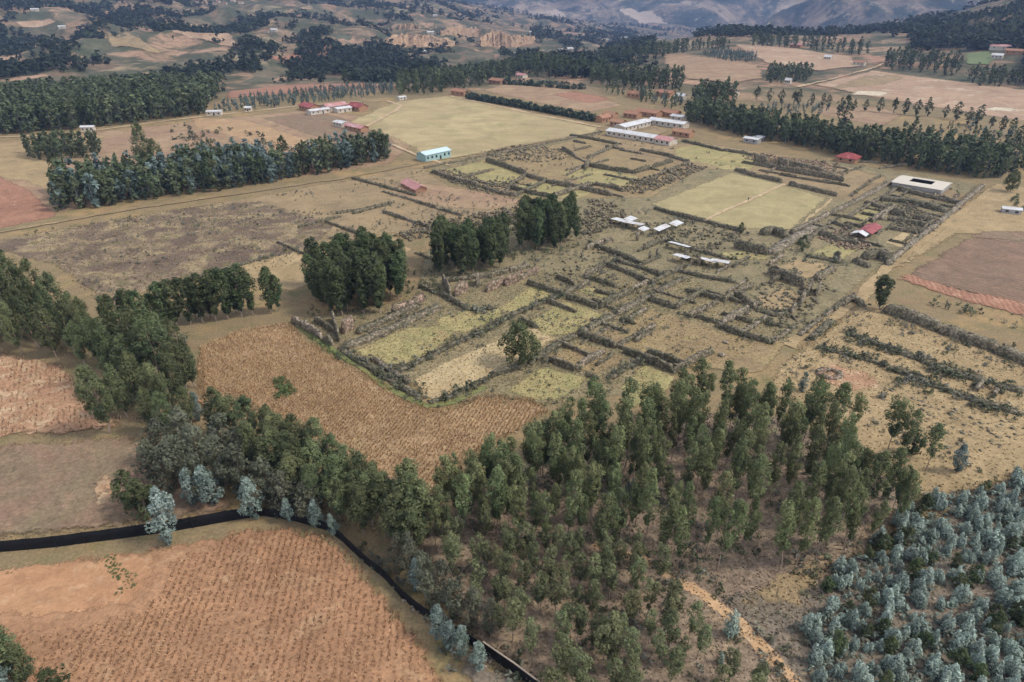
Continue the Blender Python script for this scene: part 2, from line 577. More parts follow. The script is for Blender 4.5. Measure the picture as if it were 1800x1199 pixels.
def sheet_world(name, P, mat, label, step=1.6, rag=1.0, kind='structure', soft=4.0):
    _lvl[0] += 1
    P = [np.array(p[:2], float) for p in P]
    far = max(np.hypot(*p) for p in P) > 585
    if far:
        step *= 3
    out = densify(P, step, rag * step * .55, _lvl[0])
    A = np.array(out)
    n = len(A)
    soft = soft * (2.2 if far else 1)
    tg = np.roll(A, -1, 0) - np.roll(A, 1, 0)
    tg /= (np.linalg.norm(tg, axis=1, keepdims=True) + 1e-9)
    area = .5 * np.sum(A[:, 0] * np.roll(A[:, 1], -1) - np.roll(A[:, 0], -1) * A[:, 1])
    nin = np.stack([-tg[:, 1], tg[:, 0]], 1) * (1 if area > 0 else -1)
    cand = [A + nin * soft, (A + nin * soft * .5)[::2]]
    lo, hi = A.min(0), A.max(0)
    g = max(9.0 if far else 4.0, math.sqrt((hi - lo).prod() / 900))
    gx, gy = np.meshgrid(np.arange(lo[0], hi[0], g), np.arange(lo[1], hi[1], g))
    cand.append(np.stack([gx.ravel(), gy.ravel()], 1))
    Q = np.concatenate(cand)
    Q = Q[inpoly(Q[:, 0], Q[:, 1], A)]
    def edge_dist(q):
        B = np.roll(A, -1, 0); d = B - A
        t = np.clip(((q[:, None] - A) * d).sum(2) / ((d * d).sum(1) + 1e-9), 0, 1)
        return np.linalg.norm(q[:, None] - A - t[..., None] * d, axis=2).min(1)
    if len(Q):
        Q = Q[edge_dist(Q) > soft * .3]
    pts = [Vector(p) for p in A] + [Vector(p) for p in Q]
    v, e, f, *_ = delaunay_2d_cdt(pts, [(i, (i + 1) % n) for i in range(n)], [], 1, 1e-5)
    v = np.array([tuple(q) for q in v])
    z = T(v[:, 0], v[:, 1]) + .0042 * _lvl[0] + (.45 * smooth(570, 700, np.hypot(v[:, 0], v[:, 1])) if far else 0)
    me = bpy.data.meshes.new(name)
    me.from_pydata(np.column_stack([v, z]).tolist(), [], [tuple(q) for q in f])
    me.materials.append(mat); me.update()
    at = me.attributes.new('edge', 'FLOAT', 'POINT')
    at.data.foreach_set('value', np.clip(edge_dist(v) / soft, 0, 1).astype(np.float32))
    if me.polygons and me.polygons[0].normal.z < 0:
        me.flip_normals()
    o = link(name, me)
    return tag(o, label, None, None, kind)

def sheet(name, px, mat, label, **kw):
    P = np.array([G(*p) for p in px])
    if name == 'grass_plot':
        c = P.mean(0)
        P = c + (P - c) * 1.12
        kw.setdefault('soft', 2.2)
    return sheet_world(name, P, mat, label, **kw)

def strip(name, px, width, mat, label, **kw):
    P = [G(*p)[:2] for p in px]
    D = densify(P, 3.0, .9, 3, closed=False)
    l, r = [], []
    for i, p in enumerate(D):
        t = D[min(i + 1, len(D) - 1)] - D[max(i - 1, 0)]
        t = t / np.hypot(*t)
        w = width * .5 * (1 + .3 * float(fbm(p[0] / 9, p[1] / 9, 5)))
        nn = np.array([-t[1], t[0]]) * w
        l.append(p + nn); r.append(p - nn)
    kw.setdefault('soft', min(1.0, width * .3))
    return sheet_world(name, l + r[::-1], mat, label, step=1.2, **kw)

M = {}
M['corn'] = soil('dry_maize_ground', lin(184, 146, 106), lin(172, 134, 96), lin(188, 156, 108), .05, .25, 2.0, contrast=.45)
M['corn2'] = soil('sparse_maize_ground', lin(184, 132, 92), lin(172, 122, 86), lin(192, 146, 106), .04, .2, 1.6, contrast=.4)
M['bare'] = soil('bare_orange_soil', lin(196, 142, 98), lin(186, 130, 88), lin(204, 158, 118), .09, .5, 2.0, contrast=.22)
M['red'] = soil('red_stubble', lin(192, 142, 106), lin(182, 132, 98), lin(204, 166, 128), .06, .3, 1.6, contrast=.5, c3amt=(.5, .62))
M['fallow'] = soil('fallow_grey', lin(150, 114, 92), lin(142, 120, 92), lin(166, 128, 104), .08, .25, 1.6, contrast=.45)
M['burnt'] = soil('scorched_grass', lin(114, 92, 78), lin(132, 108, 88), lin(168, 142, 104), .05, .1, 1.0, contrast=.55, c3amt=(.46, .62), flecks=(.14, .58, lin(116, 106, 76)))
M['drygrass'] = soil('dry_grass', lin(168, 138, 98), lin(150, 124, 92), lin(134, 114, 82), .05, .2, 1.2, contrast=.35)
M['gold'] = soil('golden_grass', lin(182, 150, 106), lin(168, 138, 96), lin(146, 126, 88), .06, .3, 1.4, contrast=.35)
M['pitch'] = soil('worn_pitch', lin(188, 162, 114), lin(174, 148, 104), lin(160, 146, 96), .018, .05, .7, contrast=.2, c3amt=(.5, .7))
M['plaza'] = soil('plaza_grass', lin(168, 148, 100), lin(176, 154, 106), lin(154, 142, 92), .03, .09, 1.0, contrast=.2)
M['encl'] = soil('enclosure_grass', lin(156, 144, 90), lin(180, 158, 102), lin(168, 136, 94), .12, .3, 1.6, contrast=.45, dull=.16)
M['enclb'] = soil('brown_enclosure_grass', lin(164, 138, 98), lin(152, 126, 94), lin(166, 146, 92), .1, .3, 1.6, contrast=.45, dull=.1)
M['tan'] = soil('pale_straw', lin(196, 168, 122), lin(188, 156, 112), lin(180, 150, 98), .12, .5, 1.8, contrast=.25)
M['ploughed'] = soil('ploughed_brown', lin(146, 112, 90), lin(136, 108, 88), lin(160, 124, 98), .05, .3, 1.4, furrow=(R(-47), 1.6, .2, lin(120, 90, 74)), contrast=.3)
M['redsoil'] = soil('red_ploughed', lin(176, 122, 94), lin(164, 112, 88), lin(190, 146, 116), .06, .4, 1.4, furrow=(R(20), 1.5, .14, lin(140, 86, 66)), contrast=.3)
M['pink'] = soil('pink_plots', lin(186, 148, 118), lin(174, 136, 108), lin(206, 178, 150), .02, .05, .5, contrast=.3)
M['brownplot'] = soil('brown_plots', lin(160, 122, 96), lin(176, 142, 106), lin(148, 118, 90), .05, .15, .8, contrast=.3)
M['dirt'] = soil('dirt_track', lin(200, 168, 130), lin(188, 152, 114), lin(212, 186, 150), .08, .4, 1.6, contrast=.2)
M['orangepath'] = soil('orange_path', lin(216, 170, 124), lin(206, 156, 110), lin(222, 186, 146), .1, .5, 2.0, contrast=.2)
M['litter'] = soil('eucalyptus_litter', lin(146, 120, 102), lin(158, 132, 108), lin(184, 150, 116), .12, .4, 1.8, contrast=.6)
M['greyearth'] = soil('grey_scrub_earth', lin(146, 126, 112), lin(132, 116, 98), lin(160, 138, 112), .09, .4, 1.8, contrast=.5)
M['verge'] = soil('green_verge', lin(120, 124, 66), lin(138, 132, 76), lin(100, 112, 56), .15, .6, 2.0, contrast=.4)
M['scrubground'] = soil('scrubby_ruin_ground', lin(136, 122, 92), lin(156, 136, 102), lin(112, 106, 78), .09, .28, 1.3, contrast=.55, dull=.1)
M['cliff'] = soil('orange_cliff', lin(196, 154, 118), lin(168, 128, 100), lin(120, 98, 78), .025, .05, .2, contrast=.6, c3amt=(.45, .6))
M['tanorange'] = soil('tan_orange_soil', lin(190, 150, 108), lin(180, 138, 98), lin(164, 132, 96), .06, .2, 1.0, contrast=.35)
M['green'] = soil('green_crop', lin(110, 124, 78), lin(122, 130, 84), None, .05, .2, 1.0, contrast=.3)
M['rubbleg'] = soil('stony_ground', lin(150, 128, 108), lin(134, 114, 96), lin(112, 98, 84), .15, .5, 1.6, contrast=.5)
M['whiteearth'] = soil('white_earth', lin(214, 194, 168), lin(204, 176, 146), None, .1, .3, 1.2, contrast=.2)

def base_fields():
    # plateau, far to near
    sheet('field', [(390, 176), (395, 162), (520, 149), (640, 147), (720, 152), (600, 160)], M['redsoil'], 'narrow red ploughed field beyond the red roofed compound')
    sheet('field', [(-150, 262), (0, 250), (170, 232), (420, 205), (560, 192), (640, 205), (730, 255), (690, 290), (480, 320), (250, 348), (100, 376), (20, 400), (-200, 440)], M['brownplot'], 'brown and tan plots between the dark wood and the long road')
    sheet('field', [(-150, 262), (0, 252), (120, 240), (190, 236), (180, 270), (110, 290), (90, 345), (40, 320), (-150, 300)], M['gold'], 'yellow grass plot around the small grove')
    sheet('field', [(-200, 300), (0, 305), (60, 335), (110, 380), (20, 400), (-200, 440)], M['redsoil'], 'reddish earth plot left of the blue green wood')
    sheet('field', [(330, 206), (430, 210), (480, 224), (560, 250), (620, 270), (600, 285), (520, 270), (420, 245), (340, 225)], M['tanorange'], 'orange soil plot behind the blue green wood')
    sheet('field', [(455, 208), (560, 196), (660, 222), (715, 262), (640, 258), (540, 238)], M['fallow'], 'grey weedy plot in front of the red roofed compound')
    sheet('sports_field', [(600, 215), (690, 178), (790, 168), (850, 178), (950, 200), (1062, 224), (1060, 234), (900, 262), (770, 292), (735, 275), (690, 248), (650, 232)], M['pitch'], 'wide worn grass sports field behind the blue hall')
    sheet('field', [(500, 398), (330, 365), (560, 325), (745, 292), (800, 330), (940, 352), (900, 372), (780, 400), (690, 412), (600, 430)], M['drygrass'], 'dry pale grass around the collapsed red roof')
    sheet('field', [(-60, 430), (40, 412), (340, 362), (460, 352), (600, 395), (560, 432), (500, 470), (300, 500), (190, 545), (90, 470)], M['burnt'], 'scorched grey brown scrub field behind the left tree belt')
    sheet('field', [(660, 325), (760, 322), (900, 345), (930, 356), (860, 372), (740, 362)], M['brownplot'], 'brown trodden plot in front of the collapsed red roof')
    sheet('field', [(380, 470), (520, 440), (620, 420), (700, 415), (740, 440), (560, 500), (500, 520)], M['gold'], 'yellow grass strip behind the first grove')
    sheet('field', [(840, 160), (880, 150), (960, 152), (1060, 170), (1110, 186), (1040, 200), (930, 180)], M['brownplot'], 'brown plot behind the clipped hedge')
    sheet('field', [(960, 166), (1010, 160), (1085, 174), (1040, 186)], M['redsoil'], 'dark red ploughed patch within the brown plot')
    sheet('field', [(1420, 150), (1530, 124), (1640, 138), (1800, 158), (2000, 170), (2000, 225), (1800, 215), (1700, 200), (1560, 178)], M['pink'], 'pinkish orange open field behind the right woods')
    sheet('field', [(1440, 160), (1530, 128), (1600, 136), (1560, 152)], M['drygrass'], 'pale green corner plot below the far road')
    sheet('bare_patch', [(1480, 168), (1500, 160), (1580, 163), (1560, 172)], M['whiteearth'], 'white bare earth patch in the pinkish field')
    sheet('bare_patch', [(1700, 194), (1740, 188), (1800, 192), (1790, 200)], M['whiteearth'], 'white bare earth patch near the right edge of the pinkish field')
    sheet('field', [(1440, 185), (1560, 190), (1600, 205), (1560, 225), (1500, 215), (1420, 200)], M['brownplot'], 'brown clearing between the right hedgerow and the long wood')
    # the old town
    sheet('field', [(745, 296), (1060, 232), (1230, 250), (1340, 270), (1480, 285), (1730, 325), (1660, 385), (1560, 470), (1400, 610), (1250, 640), (1120, 700), (960, 720), (780, 715), (600, 620), (515, 560), (720, 520), (740, 440), (900, 372), (930, 350), (800, 330)], M['scrubground'], 'scrubby grass ground of the ruined town')
    sheet('field', [(760, 300), (1060, 234), (1230, 262), (1250, 292), (1150, 350), (1060, 350), (930, 352), (850, 335)], M['enclb'], 'short brown grass inside the far ruined enclosures')
    sheet('field', [(1080, 262), (1230, 250), (1480, 290), (1570, 315), (1500, 360), (1290, 300), (1180, 300)], M['drygrass'], 'dry grass behind the plaza')
    sheet('grass_plot', [(785, 300), (850, 285), (930, 312), (880, 325), (820, 318)], M['encl'], 'green tinged enclosure beside the blue hall')
    sheet('grass_plot', [(900, 330), (960, 318), (1040, 338), (1010, 350), (930, 346)], M['encl'], 'long grass enclosure before the central grove')
    sheet('grass_plot', [(985, 305), (1050, 296), (1120, 312), (1100, 328), (1030, 326)], M['encl'], 'grass enclosure left of the rubble heap')
    sheet('grass_plot', [(1185, 262), (1230, 256), (1285, 270), (1240, 288), (1190, 278)], M['encl'], 'yellow green lawn in front of the school')
    sheet('grass_plot', [(1245, 288), (1290, 268), (1340, 282), (1320, 298), (1270, 298)], M['encl'], 'yellow green lawn behind the plaza')
    sheet('plaza', [(1138, 358), (1282, 302), (1375, 323), (1462, 350), (1395, 408), (1300, 405), (1240, 388), (1150, 366)], M['plaza'], 'open grassy plaza of the ruined town')
    sheet('grass_plot', [(1475, 385), (1520, 362), (1580, 378), (1530, 395)], M['encl'], 'grass court left of the small red roof')
    sheet('grass_plot', [(1555, 425), (1600, 400), (1650, 405), (1600, 440)], M['tan'], 'pale grass court right of the small red roof')
    sheet('grass_plot', [(1590, 345), (1660, 330), (1700, 345), (1670, 358)], M['drygrass'], 'bare court beside the beige courtyard shed')
    # near enclosures
    sheet('grass_plot', [(630, 617), (710, 578), (768, 575), (800, 590), (760, 622), (690, 652)], M['encl'], 'yellow green enclosure at the near left corner of the ruins')
    sheet('grass_plot', [(768, 562), (830, 540), (885, 545), (880, 560), (820, 586), (775, 582)], M['encl'], 'yellow enclosure with brown tufts before the pink walls')
    sheet('grass_plot', [(878, 545), (930, 502), (985, 516), (955, 535), (905, 552)], M['encl'], 'golden enclosure behind the dark hedge')
    sheet('grass_plot', [(735, 665), (800, 630), (870, 600), (930, 580), (972, 600), (930, 625), (890, 652), (850, 668), (785, 700), (755, 695)], M['tan'], 'pale straw plot under the lone round tree')
    sheet('grass_plot', [(935, 565), (990, 530), (1062, 555), (1010, 586), (955, 592)], M['encl'], 'grass enclosure behind the lone round tree')
    sheet('grass_plot', [(965, 630), (1020, 602), (1100, 630), (1050, 662), (1010, 652)], M['enclb'], 'brown enclosure right of the lone round tree')
    sheet('grass_plot', [(885, 690), (950, 642), (1035, 666), (990, 705), (935, 705)], M['encl'], 'grass plot beside the plantation edge')
    sheet('grass_plot', [(1090, 682), (1132, 642), (1192, 666), (1165, 705), (1110, 720)], M['encl'], 'small grass plot behind the plantation crowns')
    sheet('grass_plot', [(1003, 506), (1022, 515), (1078, 536), (1088, 525), (1045, 506)], M['encl'], 'thin yellow enclosure in the middle of the ruins')
    sheet('grass_plot', [(1070, 592), (1150, 546), (1280, 590), (1375, 602), (1330, 655), (1200, 642), (1100, 616)], M['enclb'], 'large bare brown court in the near ruins')
    sheet('grass_plot', [(1350, 476), (1400, 456), (1472, 470), (1432, 490), (1400, 490)], M['gold'], 'orange grass court in the middle right ruins')
    sheet('grass_plot', [(1330, 522), (1370, 508), (1412, 520), (1392, 546), (1340, 546)], M['gold'], 'golden grass mound beside the standing stones')
    sheet('grass_plot', [(1258, 446), (1330, 438), (1352, 458), (1295, 458)], M['encl'], 'thin grass court right of the white shelters')
    sheet('grass_plot', [(1418, 445), (1470, 428), (1510, 440), (1480, 458)], M['encl'], 'green court below the small red roof')
    sheet('grass_plot', [(1060, 255), (1100, 240), (1190, 258), (1170, 280), (1110, 268)], M['drygrass'], 'grass strip before the long school block')
    strip('verge', [(517, 566), (560, 598), (620, 640), (690, 688), (750, 716), (800, 708), (858, 682)], 2.2, M['verge'], 'green verge between the maize and the ruins')
    # right of the ruins
    sheet('field', [(1735, 325), (1900, 330), (2000, 420), (1800, 415), (1690, 415), (1570, 490), (1500, 545), (1440, 610), (1395, 615), (1560, 470), (1660, 388)], M['gold'], 'golden grass track land beside the right boundary wall')
    sheet('field', [(1570, 492), (1690, 420), (1800, 415), (2100, 430), (2100, 600), (1800, 545), (1680, 512)], M['ploughed'], 'brown ploughed field at the right edge')
    sheet('field', [(1570, 492), (1592, 478), (1690, 508), (1800, 530), (2100, 575), (2100, 610), (1800, 560), (1680, 530)], M['redsoil'], 'red ploughed strip below the brown field')
    sheet('field', [(1690, 420), (1720, 405), (1800, 405), (1900, 412), (1800, 428)], M['fallow'], 'green weedy strip above the brown ploughed field')
    sheet('field', [(1400, 612), (1500, 545), (1560, 548), (1700, 600), (1900, 670), (2100, 760), (2100, 980), (1800, 850), (1640, 900), (1560, 840), (1440, 740), (1330, 690), (1360, 640)], M['gold'], 'golden dry slope with scrub right of the plantation')
    sheet('field', [(1450, 630), (1540, 655), (1560, 690), (1500, 700), (1420, 670)], M['red'], 'reddish bare patch beside the ring of stones')
    strip('path', [(1385, 612), (1450, 565), (1510, 528), (1560, 470), (1660, 395), (1760, 325)], 4.6, M['gold'], 'pale track along the right boundary wall')
    strip('path', [(1425, 640), (1445, 605), (1480, 575), (1520, 545)], 3.0, M['gold'], 'straw coloured path between two overgrown walls')
    sheet('field', [(720, 940), (800, 880), (960, 780), (1060, 760), (1240, 720), (1400, 730), (1560, 830), (1640, 880), (1560, 960), (1420, 1080), (1400, 1290), (940, 1290), (880, 1199), (740, 1050)], M['litter'], 'brown leaf litter under the eucalyptus plantation')
    sheet('field', [(1250, 1040), (1420, 1000), (1560, 950), (1700, 850), (2000, 830), (2100, 1300), (1420, 1300)], M['greyearth'], 'stony grey earth among the young blue green eucalyptus')
    sheet('field', [(1260, 1060), (1380, 990), (1450, 960), (1560, 880), (1640, 850), (1700, 870), (1600, 920), (1500, 980), (1420, 1080), (1330, 1080)], M['drygrass'], 'grassy strip between plantation and young trees')
    strip('path', [(1040, 955), (1130, 985), (1190, 1020), (1240, 1052), (1300, 1100), (1350, 1150), (1400, 1199), (1460, 1270)], 2.5, M['orangepath'], 'orange footpath through the plantation')
    # near left
    sheet('maize_field', [(335, 610), (420, 574), (510, 563), (560, 602), (650, 658), (735, 708), (775, 720), (850, 690), (940, 700), (975, 722), (900, 772), (830, 805), (785, 905), (700, 870), (560, 810), (420, 730), (340, 700)], M['corn'], 'orange brown field of dry maize in the middle')
    sheet('maize_field', [(-250, 1010), (0, 992), (290, 952), (430, 924), (505, 918), (565, 932), (620, 968), (690, 1040), (760, 1130), (800, 1199), (850, 1290), (-250, 1300)], M['corn2'], 'sparse dry maize field at the lower left')
    sheet('bare_patch', [(-250, 1000), (0, 992), (290, 953), (300, 975), (280, 1040), (230, 1080), (100, 1105), (-250, 1110)], M['bare'], 'bare orange soil in front of the black fence')
    sheet('field', [(-250, 590), (0, 612), (120, 640), (190, 700), (235, 755), (130, 768), (0, 777), (-250, 790)], M['red'], 'reddish stubble field left of the tree belt')
    sheet('field', [(-250, 792), (0, 778), (230, 762), (330, 790), (400, 860), (440, 905), (300, 925), (150, 945), (0, 960), (-250, 985)], M['fallow'], 'grey fallow field behind the black fence')
    sheet('bare_patch', [(150, 850), (190, 815), (225, 850), (205, 900), (160, 900)], M['red'], 'pinkish dry patch in the grey fallow field')
    strip('path', [(410, 760), (385, 740), (370, 715), (350, 700)], 2.5, M['bare'], 'bare earth gap between the tree belt and the maize')
    sheet('field', [(560, 925), (640, 960), (760, 1060), (880, 1160), (960, 1240), (860, 1290), (800, 1199), (760, 1130), (690, 1040), (620, 968)], M['greyearth'], 'stony bank between maize and fence')
    # roads
    strip('road', [(-120, 430), (30, 404), (250, 366), (420, 342), (620, 312), (740, 288), (860, 268), (1062, 230)], 2.6, M['drygrass'], 'long pale dirt road behind the scorched field')
    strip('road', [(-100, 246), (60, 240), (170, 230), (350, 206), (450, 196), (530, 186), (620, 182)], 4.5, M['dirt'], 'dirt road in front of the dark wood')
    strip('road', [(640, 225), (665, 212), (695, 196), (705, 186), (680, 178), (600, 180)], 4.0, M['dirt'], 'curved track around the end of the sports field')
    strip('road', [(790, 170), (850, 182), (940, 202), (1060, 225)], 6.0, M['dirt'], 'pale road between sports field and hedge')
    strip('road', [(690, 255), (735, 275), (790, 292)], 3.0, M['dirt'], 'pale track leading to the blue hall')
    strip('road', [(1400, 155), (1440, 146), (1500, 130), (1545, 118), (1560, 108)], 6.0, M['dirt'], 'far pale road climbing to the right hill')
    strip('path', [(1240, 388), (1310, 356), (1380, 324)], 2.8, M['dirt'], 'straight pale path across the plaza')
    strip('path', [(1395, 408), (1440, 370), (1462, 350)], 1.6, M['tan'], 'pale edge path along the plaza')
    # far slopes
    sheet('field', [(1165, 96), (1230, 100), (1340, 118), (1350, 140), (1290, 150), (1200, 140), (1160, 112)], M['brownplot'], 'tan field below the blue green strip')
    sheet('field', [(1285, 80), (1400, 86), (1500, 100), (1520, 118), (1440, 128), (1340, 112)], M['pink'], 'pink brown plots below the ridge wood')
    sheet('field', [(1690, 96), (1740, 90), (1760, 104), (1740, 118), (1690, 116)], M['green'], 'bright green plot under the hillside house')
    sheet('field', [(300, 62), (330, 44), (370, 44), (420, 76), (425, 88), (380, 80)], M['pink'], 'pale rounded plot on the left hillside')
    sheet('field', [(455, 100), (520, 92), (600, 88), (590, 104), (500, 116)], M['redsoil'], 'reddish plots on the left hillside')
    sheet('field', [(150, 60), (230, 58), (270, 84), (330, 92), (260, 96), (190, 84)], M['drygrass'], 'pale terraced plots on the left hillside')
    sheet('field', [(-20, 104), (40, 96), (50, 110), (0, 120)], M['pink'], 'pink plot at the far left')
    sheet('field', [(15, 38), (90, 34), (105, 44), (40, 52)], M['pink'], 'pale plot high on the far left slope')
    strip('road', [(640, 82), (680, 94), (720, 108), (740, 120)], 5.0, M['dirt'], 'pale track cutting down the far slope')
base_fields()

def cliff(px, tops, label, seed):
    """a steep eroded face: fluted, leaning back, running into the slope behind"""
    B = [G(*p) for p in px]
    H = [height_to(b, t) for b, t in zip(B, tops)]
    nu, nv = 60, 16
    u = np.linspace(0, len(B) - 1, nu)
    P = np.array([[np.interp(q, range(len(B)), [b[k] for b in B]) for k in range(3)] for q in u])
    Hh = np.interp(u, range(len(B)), H)
    d = P[:, :2] / np.linalg.norm(P[:, :2], axis=1, keepdims=True)
    s_ = np.linspace(0, 1.5, nv)
    V = np.zeros((nu, nv, 3))
    fl = fbm(np.arange(nu) / 2.6 + seed * 9, np.zeros(nu), seed, 4)
    for j, q in enumerate(s_):
        up = min(q, 1)
        back = Hh * (.75 * up + max(0, q - 1) * 9) + fl * Hh * .8 * up * (1 - .5 * up)
        V[:, j, :2] = P[:, :2] + d * back[:, None]
        V[:, j, 2] = P[:, 2] - 4 + (Hh + 4) * up * (1 + .22 * fl) - max(0, q - 1) * Hh * 1.6
    V += np.random.default_rng(seed).normal(0, .7, V.shape)
    i, j = np.meshgrid(np.arange(nu - 1), np.arange(nv - 1), indexing='ij')
    a = (i * nv + j).ravel()
    m = _soil('eroded_face_%d' % seed, lin(196, 164, 132), lin(174, 142, 114), lin(128, 108, 90), .03, .09, .3, contrast=.5, c3amt=(.5, .62))
    me = np_mesh('cliff', V.reshape(-1, 3), np.stack([a, a + nv, a + nv + 1, a + 1], 1), m)
    at = me.attributes.new('edge', 'FLOAT', 'POINT'); at.data.foreach_set('value', np.ones(nu * nv, np.float32))
    tag(link('cliff', me), label, None, None, 'structure')
cliff([(680, 84), (710, 86), (750, 85), (800, 82)], [66, 60, 62, 74], 'orange eroded cliff on the far slope', 1)
cliff([(775, 64), (800, 64), (842, 62)], [54, 47, 50], 'small upper eroded cliff on the far slope', 2)
cliff([(845, 84), (870, 84), (900, 84), (942, 76)], [66, 54, 64, 66], 'pale eroded gullies on the far slope', 3)
cliff([(700, 54), (722, 53), (738, 52)], [44, 41, 45], 'little pale cliff above the orange one', 4)

# ------------------------------------------------------------------ foliage
def leaves(C, Nn, size, col, r, aspect=.55, droop=.0):
    """one leaf spray (a small quad) per centre; returns V, F, colours"""
    n = len(C)
    Nn = Nn / (np.linalg.norm(Nn, axis=1, keepdims=True) + 1e-9)
    t = r.normal(size=(n, 3)); t[:, 2] -= droop
    u = np.cross(Nn, t); u /= (np.linalg.norm(u, axis=1, keepdims=True) + 1e-9)
    v = np.cross(Nn, u)
    s = np.asarray(size).reshape(-1, 1)
    a = u * s * aspect; b = v * s
    V = np.stack([C - b, C + a * .9 - b * .1, C + b, C - a * .9 + b * .1], 1).reshape(-1, 3)
    F = np.arange(n * 4).reshape(-1, 4)
    return V, F, np.repeat(col, 4, 0)

def crown_cloud(r, h, z0, prof, nclump, nleaf, rc, ls, base, vary=.3, tip=None, lobes=.3, droop=.6, tops=1, inner=.35):
    """clumps of leaves spread through the crown's volume; prof(t) is its half-width from bottom (0) to top (1)"""
    Cs, Ns, Ss, Ks = [], [], [], []
    ph = r.uniform(0, 6.28, 3)
    cen = []
    lean = r.normal(0, .03, 2) * h
    for k in range(nclump):
        t = r.beta(1.15, 1.05)
        an = r.uniform(0, 2 * math.pi)
        lob = 1 + lobes * (math.sin(an * 2 + ph[0] + t * 5) * .6 + math.sin(an * 3 + ph[1] - t * 7) * .5)
        w = prof(t) * lob
        rad = w * (inner + (1 - inner) * math.sqrt(r.random()))
        c = np.array([math.cos(an) * rad + lean[0] * t, math.sin(an) * rad + lean[1] * t, z0 + t * (h - z0)])
        cen.append(c)
        q = rc * r.uniform(.65, 1.3) * (.55 + .45 * min(1, w / (prof(.45) + 1e-6)))
        m = max(4, int(nleaf * r.uniform(.7, 1.2)))
        d = r.normal(size=(m, 3)); d /= np.linalg.norm(d, axis=1, keepdims=True)
        rr = q * r.uniform(.35, 1.0, (m, 1)) ** .6
        P = c + d * rr * np.array([1, 1, 1.25])
        out = P - np.array([lean[0] * t, lean[1] * t, z0 + t * (h - z0) * .8])
        out /= (np.linalg.norm(out, axis=1, keepdims=True) + 1e-6)
        Cs.append(P)
        Ns.append(d * .5 + out * .5 + r.normal(0, .45, (m, 3)) + np.array([0, 0, .25]))
        Ss.append(ls * r.uniform(.6, 1.25, m))
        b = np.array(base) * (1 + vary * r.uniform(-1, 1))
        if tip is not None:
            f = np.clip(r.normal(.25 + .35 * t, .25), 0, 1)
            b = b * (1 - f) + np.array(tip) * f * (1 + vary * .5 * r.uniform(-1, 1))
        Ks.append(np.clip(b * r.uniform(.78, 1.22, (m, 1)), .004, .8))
    V, F, K = leaves(np.concatenate(Cs), np.concatenate(Ns), np.concatenate(Ss), np.concatenate(Ks), r, droop=droop)
    V[:, 2] = np.maximum(V[:, 2], .03)
    return V, F, K, np.array(cen)

def trunk_mesh(r, h, rad, cen, nlimb, mat, stems=1, top=.86):
    mb = MB()
    for s in range(stems):
        off = r.normal(0, .25, 2) if stems > 1 else np.zeros(2)
        n = 7
        be = r.normal(0, h * .012, (n, 2)).cumsum(0); be[0] = 0
        pts = [(be[i, 0] + off[0] * (1 + i * .25), be[i, 1] + off[1] * (1 + i * .25), h * top * i / (n - 1) - (.25 if i == 0 else 0)) for i in range(n)]
        rr = [rad * (1.3 if i == 0 else 1) * (1 - .85 * i / (n - 1)) for i in range(n)]
        mb.tube(pts, rr, 6)
        for c in cen[r.permutation(len(cen))[:nlimb // stems + 1]]:
            zb = max(h * .1, c[2] - np.hypot(c[0], c[1]) * r.uniform(.7, 1.3))
            i = min(n - 2, max(0, int(zb / (h * top) * (n - 1))))
            a = np.array(pts[i]) + (np.array(pts[i + 1]) - np.array(pts[i])) * ((zb / (h * top) * (n - 1)) - i if i < n - 1 else 0)
            a[2] = min(a[2], c[2])
            mid = (a + c) / 2 + np.array([0, 0, -.06 * np.linalg.norm(c - a)])
            q = max(.02, rr[i] * .42)
            mb.tube([a, mid, c], [q, q * .65, q * .25], 4)
    return mb.mesh('trunk', mat, True)

bark = paint('pale_bark', lin(150, 132, 116), .9, .35, 1.5, .1)
bark_dark = paint('grey_bark', lin(112, 98, 86), .9, .35, 1.5, .1)
LEAF = leaf_mat('leaf')
LEAF_BLUE = leaf_mat('blue_leaf', .14, .15)
LEAF_STUFF = leaf_mat('far_leaf', .0, .15)

KIND = {}
def make_kind(key, n, h, z0, prof, nclump, nleaf, rc, ls, base, tip, trad, nlimb, bk, mat=LEAF, stems=1, seed=0, **kw):
    out = []
    for k in range(n):
        r = np.random.default_rng(seed * 100 + k)
        hh = h
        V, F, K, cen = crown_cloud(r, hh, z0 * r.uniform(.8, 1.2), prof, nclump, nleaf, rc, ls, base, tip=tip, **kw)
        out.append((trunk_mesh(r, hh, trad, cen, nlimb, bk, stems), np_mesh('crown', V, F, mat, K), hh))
    KIND[key] = out

egg = lambda w, p=.5: (lambda t: w * max(.06, (min(t / p, 1) ** .6 if t < p else math.sqrt(max(0, 1 - ((t - p) / (1 - p)) ** 2.2)))))
ovoid = lambda w, p=.42: (lambda t: w * max(.04, (min(t / p, 1) ** .6 if t < p else max(0, (1 - t) / (1 - p)) ** .62)))
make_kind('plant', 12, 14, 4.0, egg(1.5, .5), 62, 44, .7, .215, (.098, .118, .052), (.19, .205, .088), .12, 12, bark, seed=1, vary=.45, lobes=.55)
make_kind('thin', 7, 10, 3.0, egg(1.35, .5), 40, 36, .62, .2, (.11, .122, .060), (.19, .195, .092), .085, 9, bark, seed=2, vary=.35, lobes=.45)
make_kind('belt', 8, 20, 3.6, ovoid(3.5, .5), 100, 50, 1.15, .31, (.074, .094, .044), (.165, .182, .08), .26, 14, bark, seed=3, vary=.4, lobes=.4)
make_kind('grove', 8, 18, 2.6, egg(2.2, .55), 84, 32, 1.0, .42, (.054, .072, .032), (.112, .132, .054), .19, 8, bark, seed=4, vary=.35, lobes=.25)
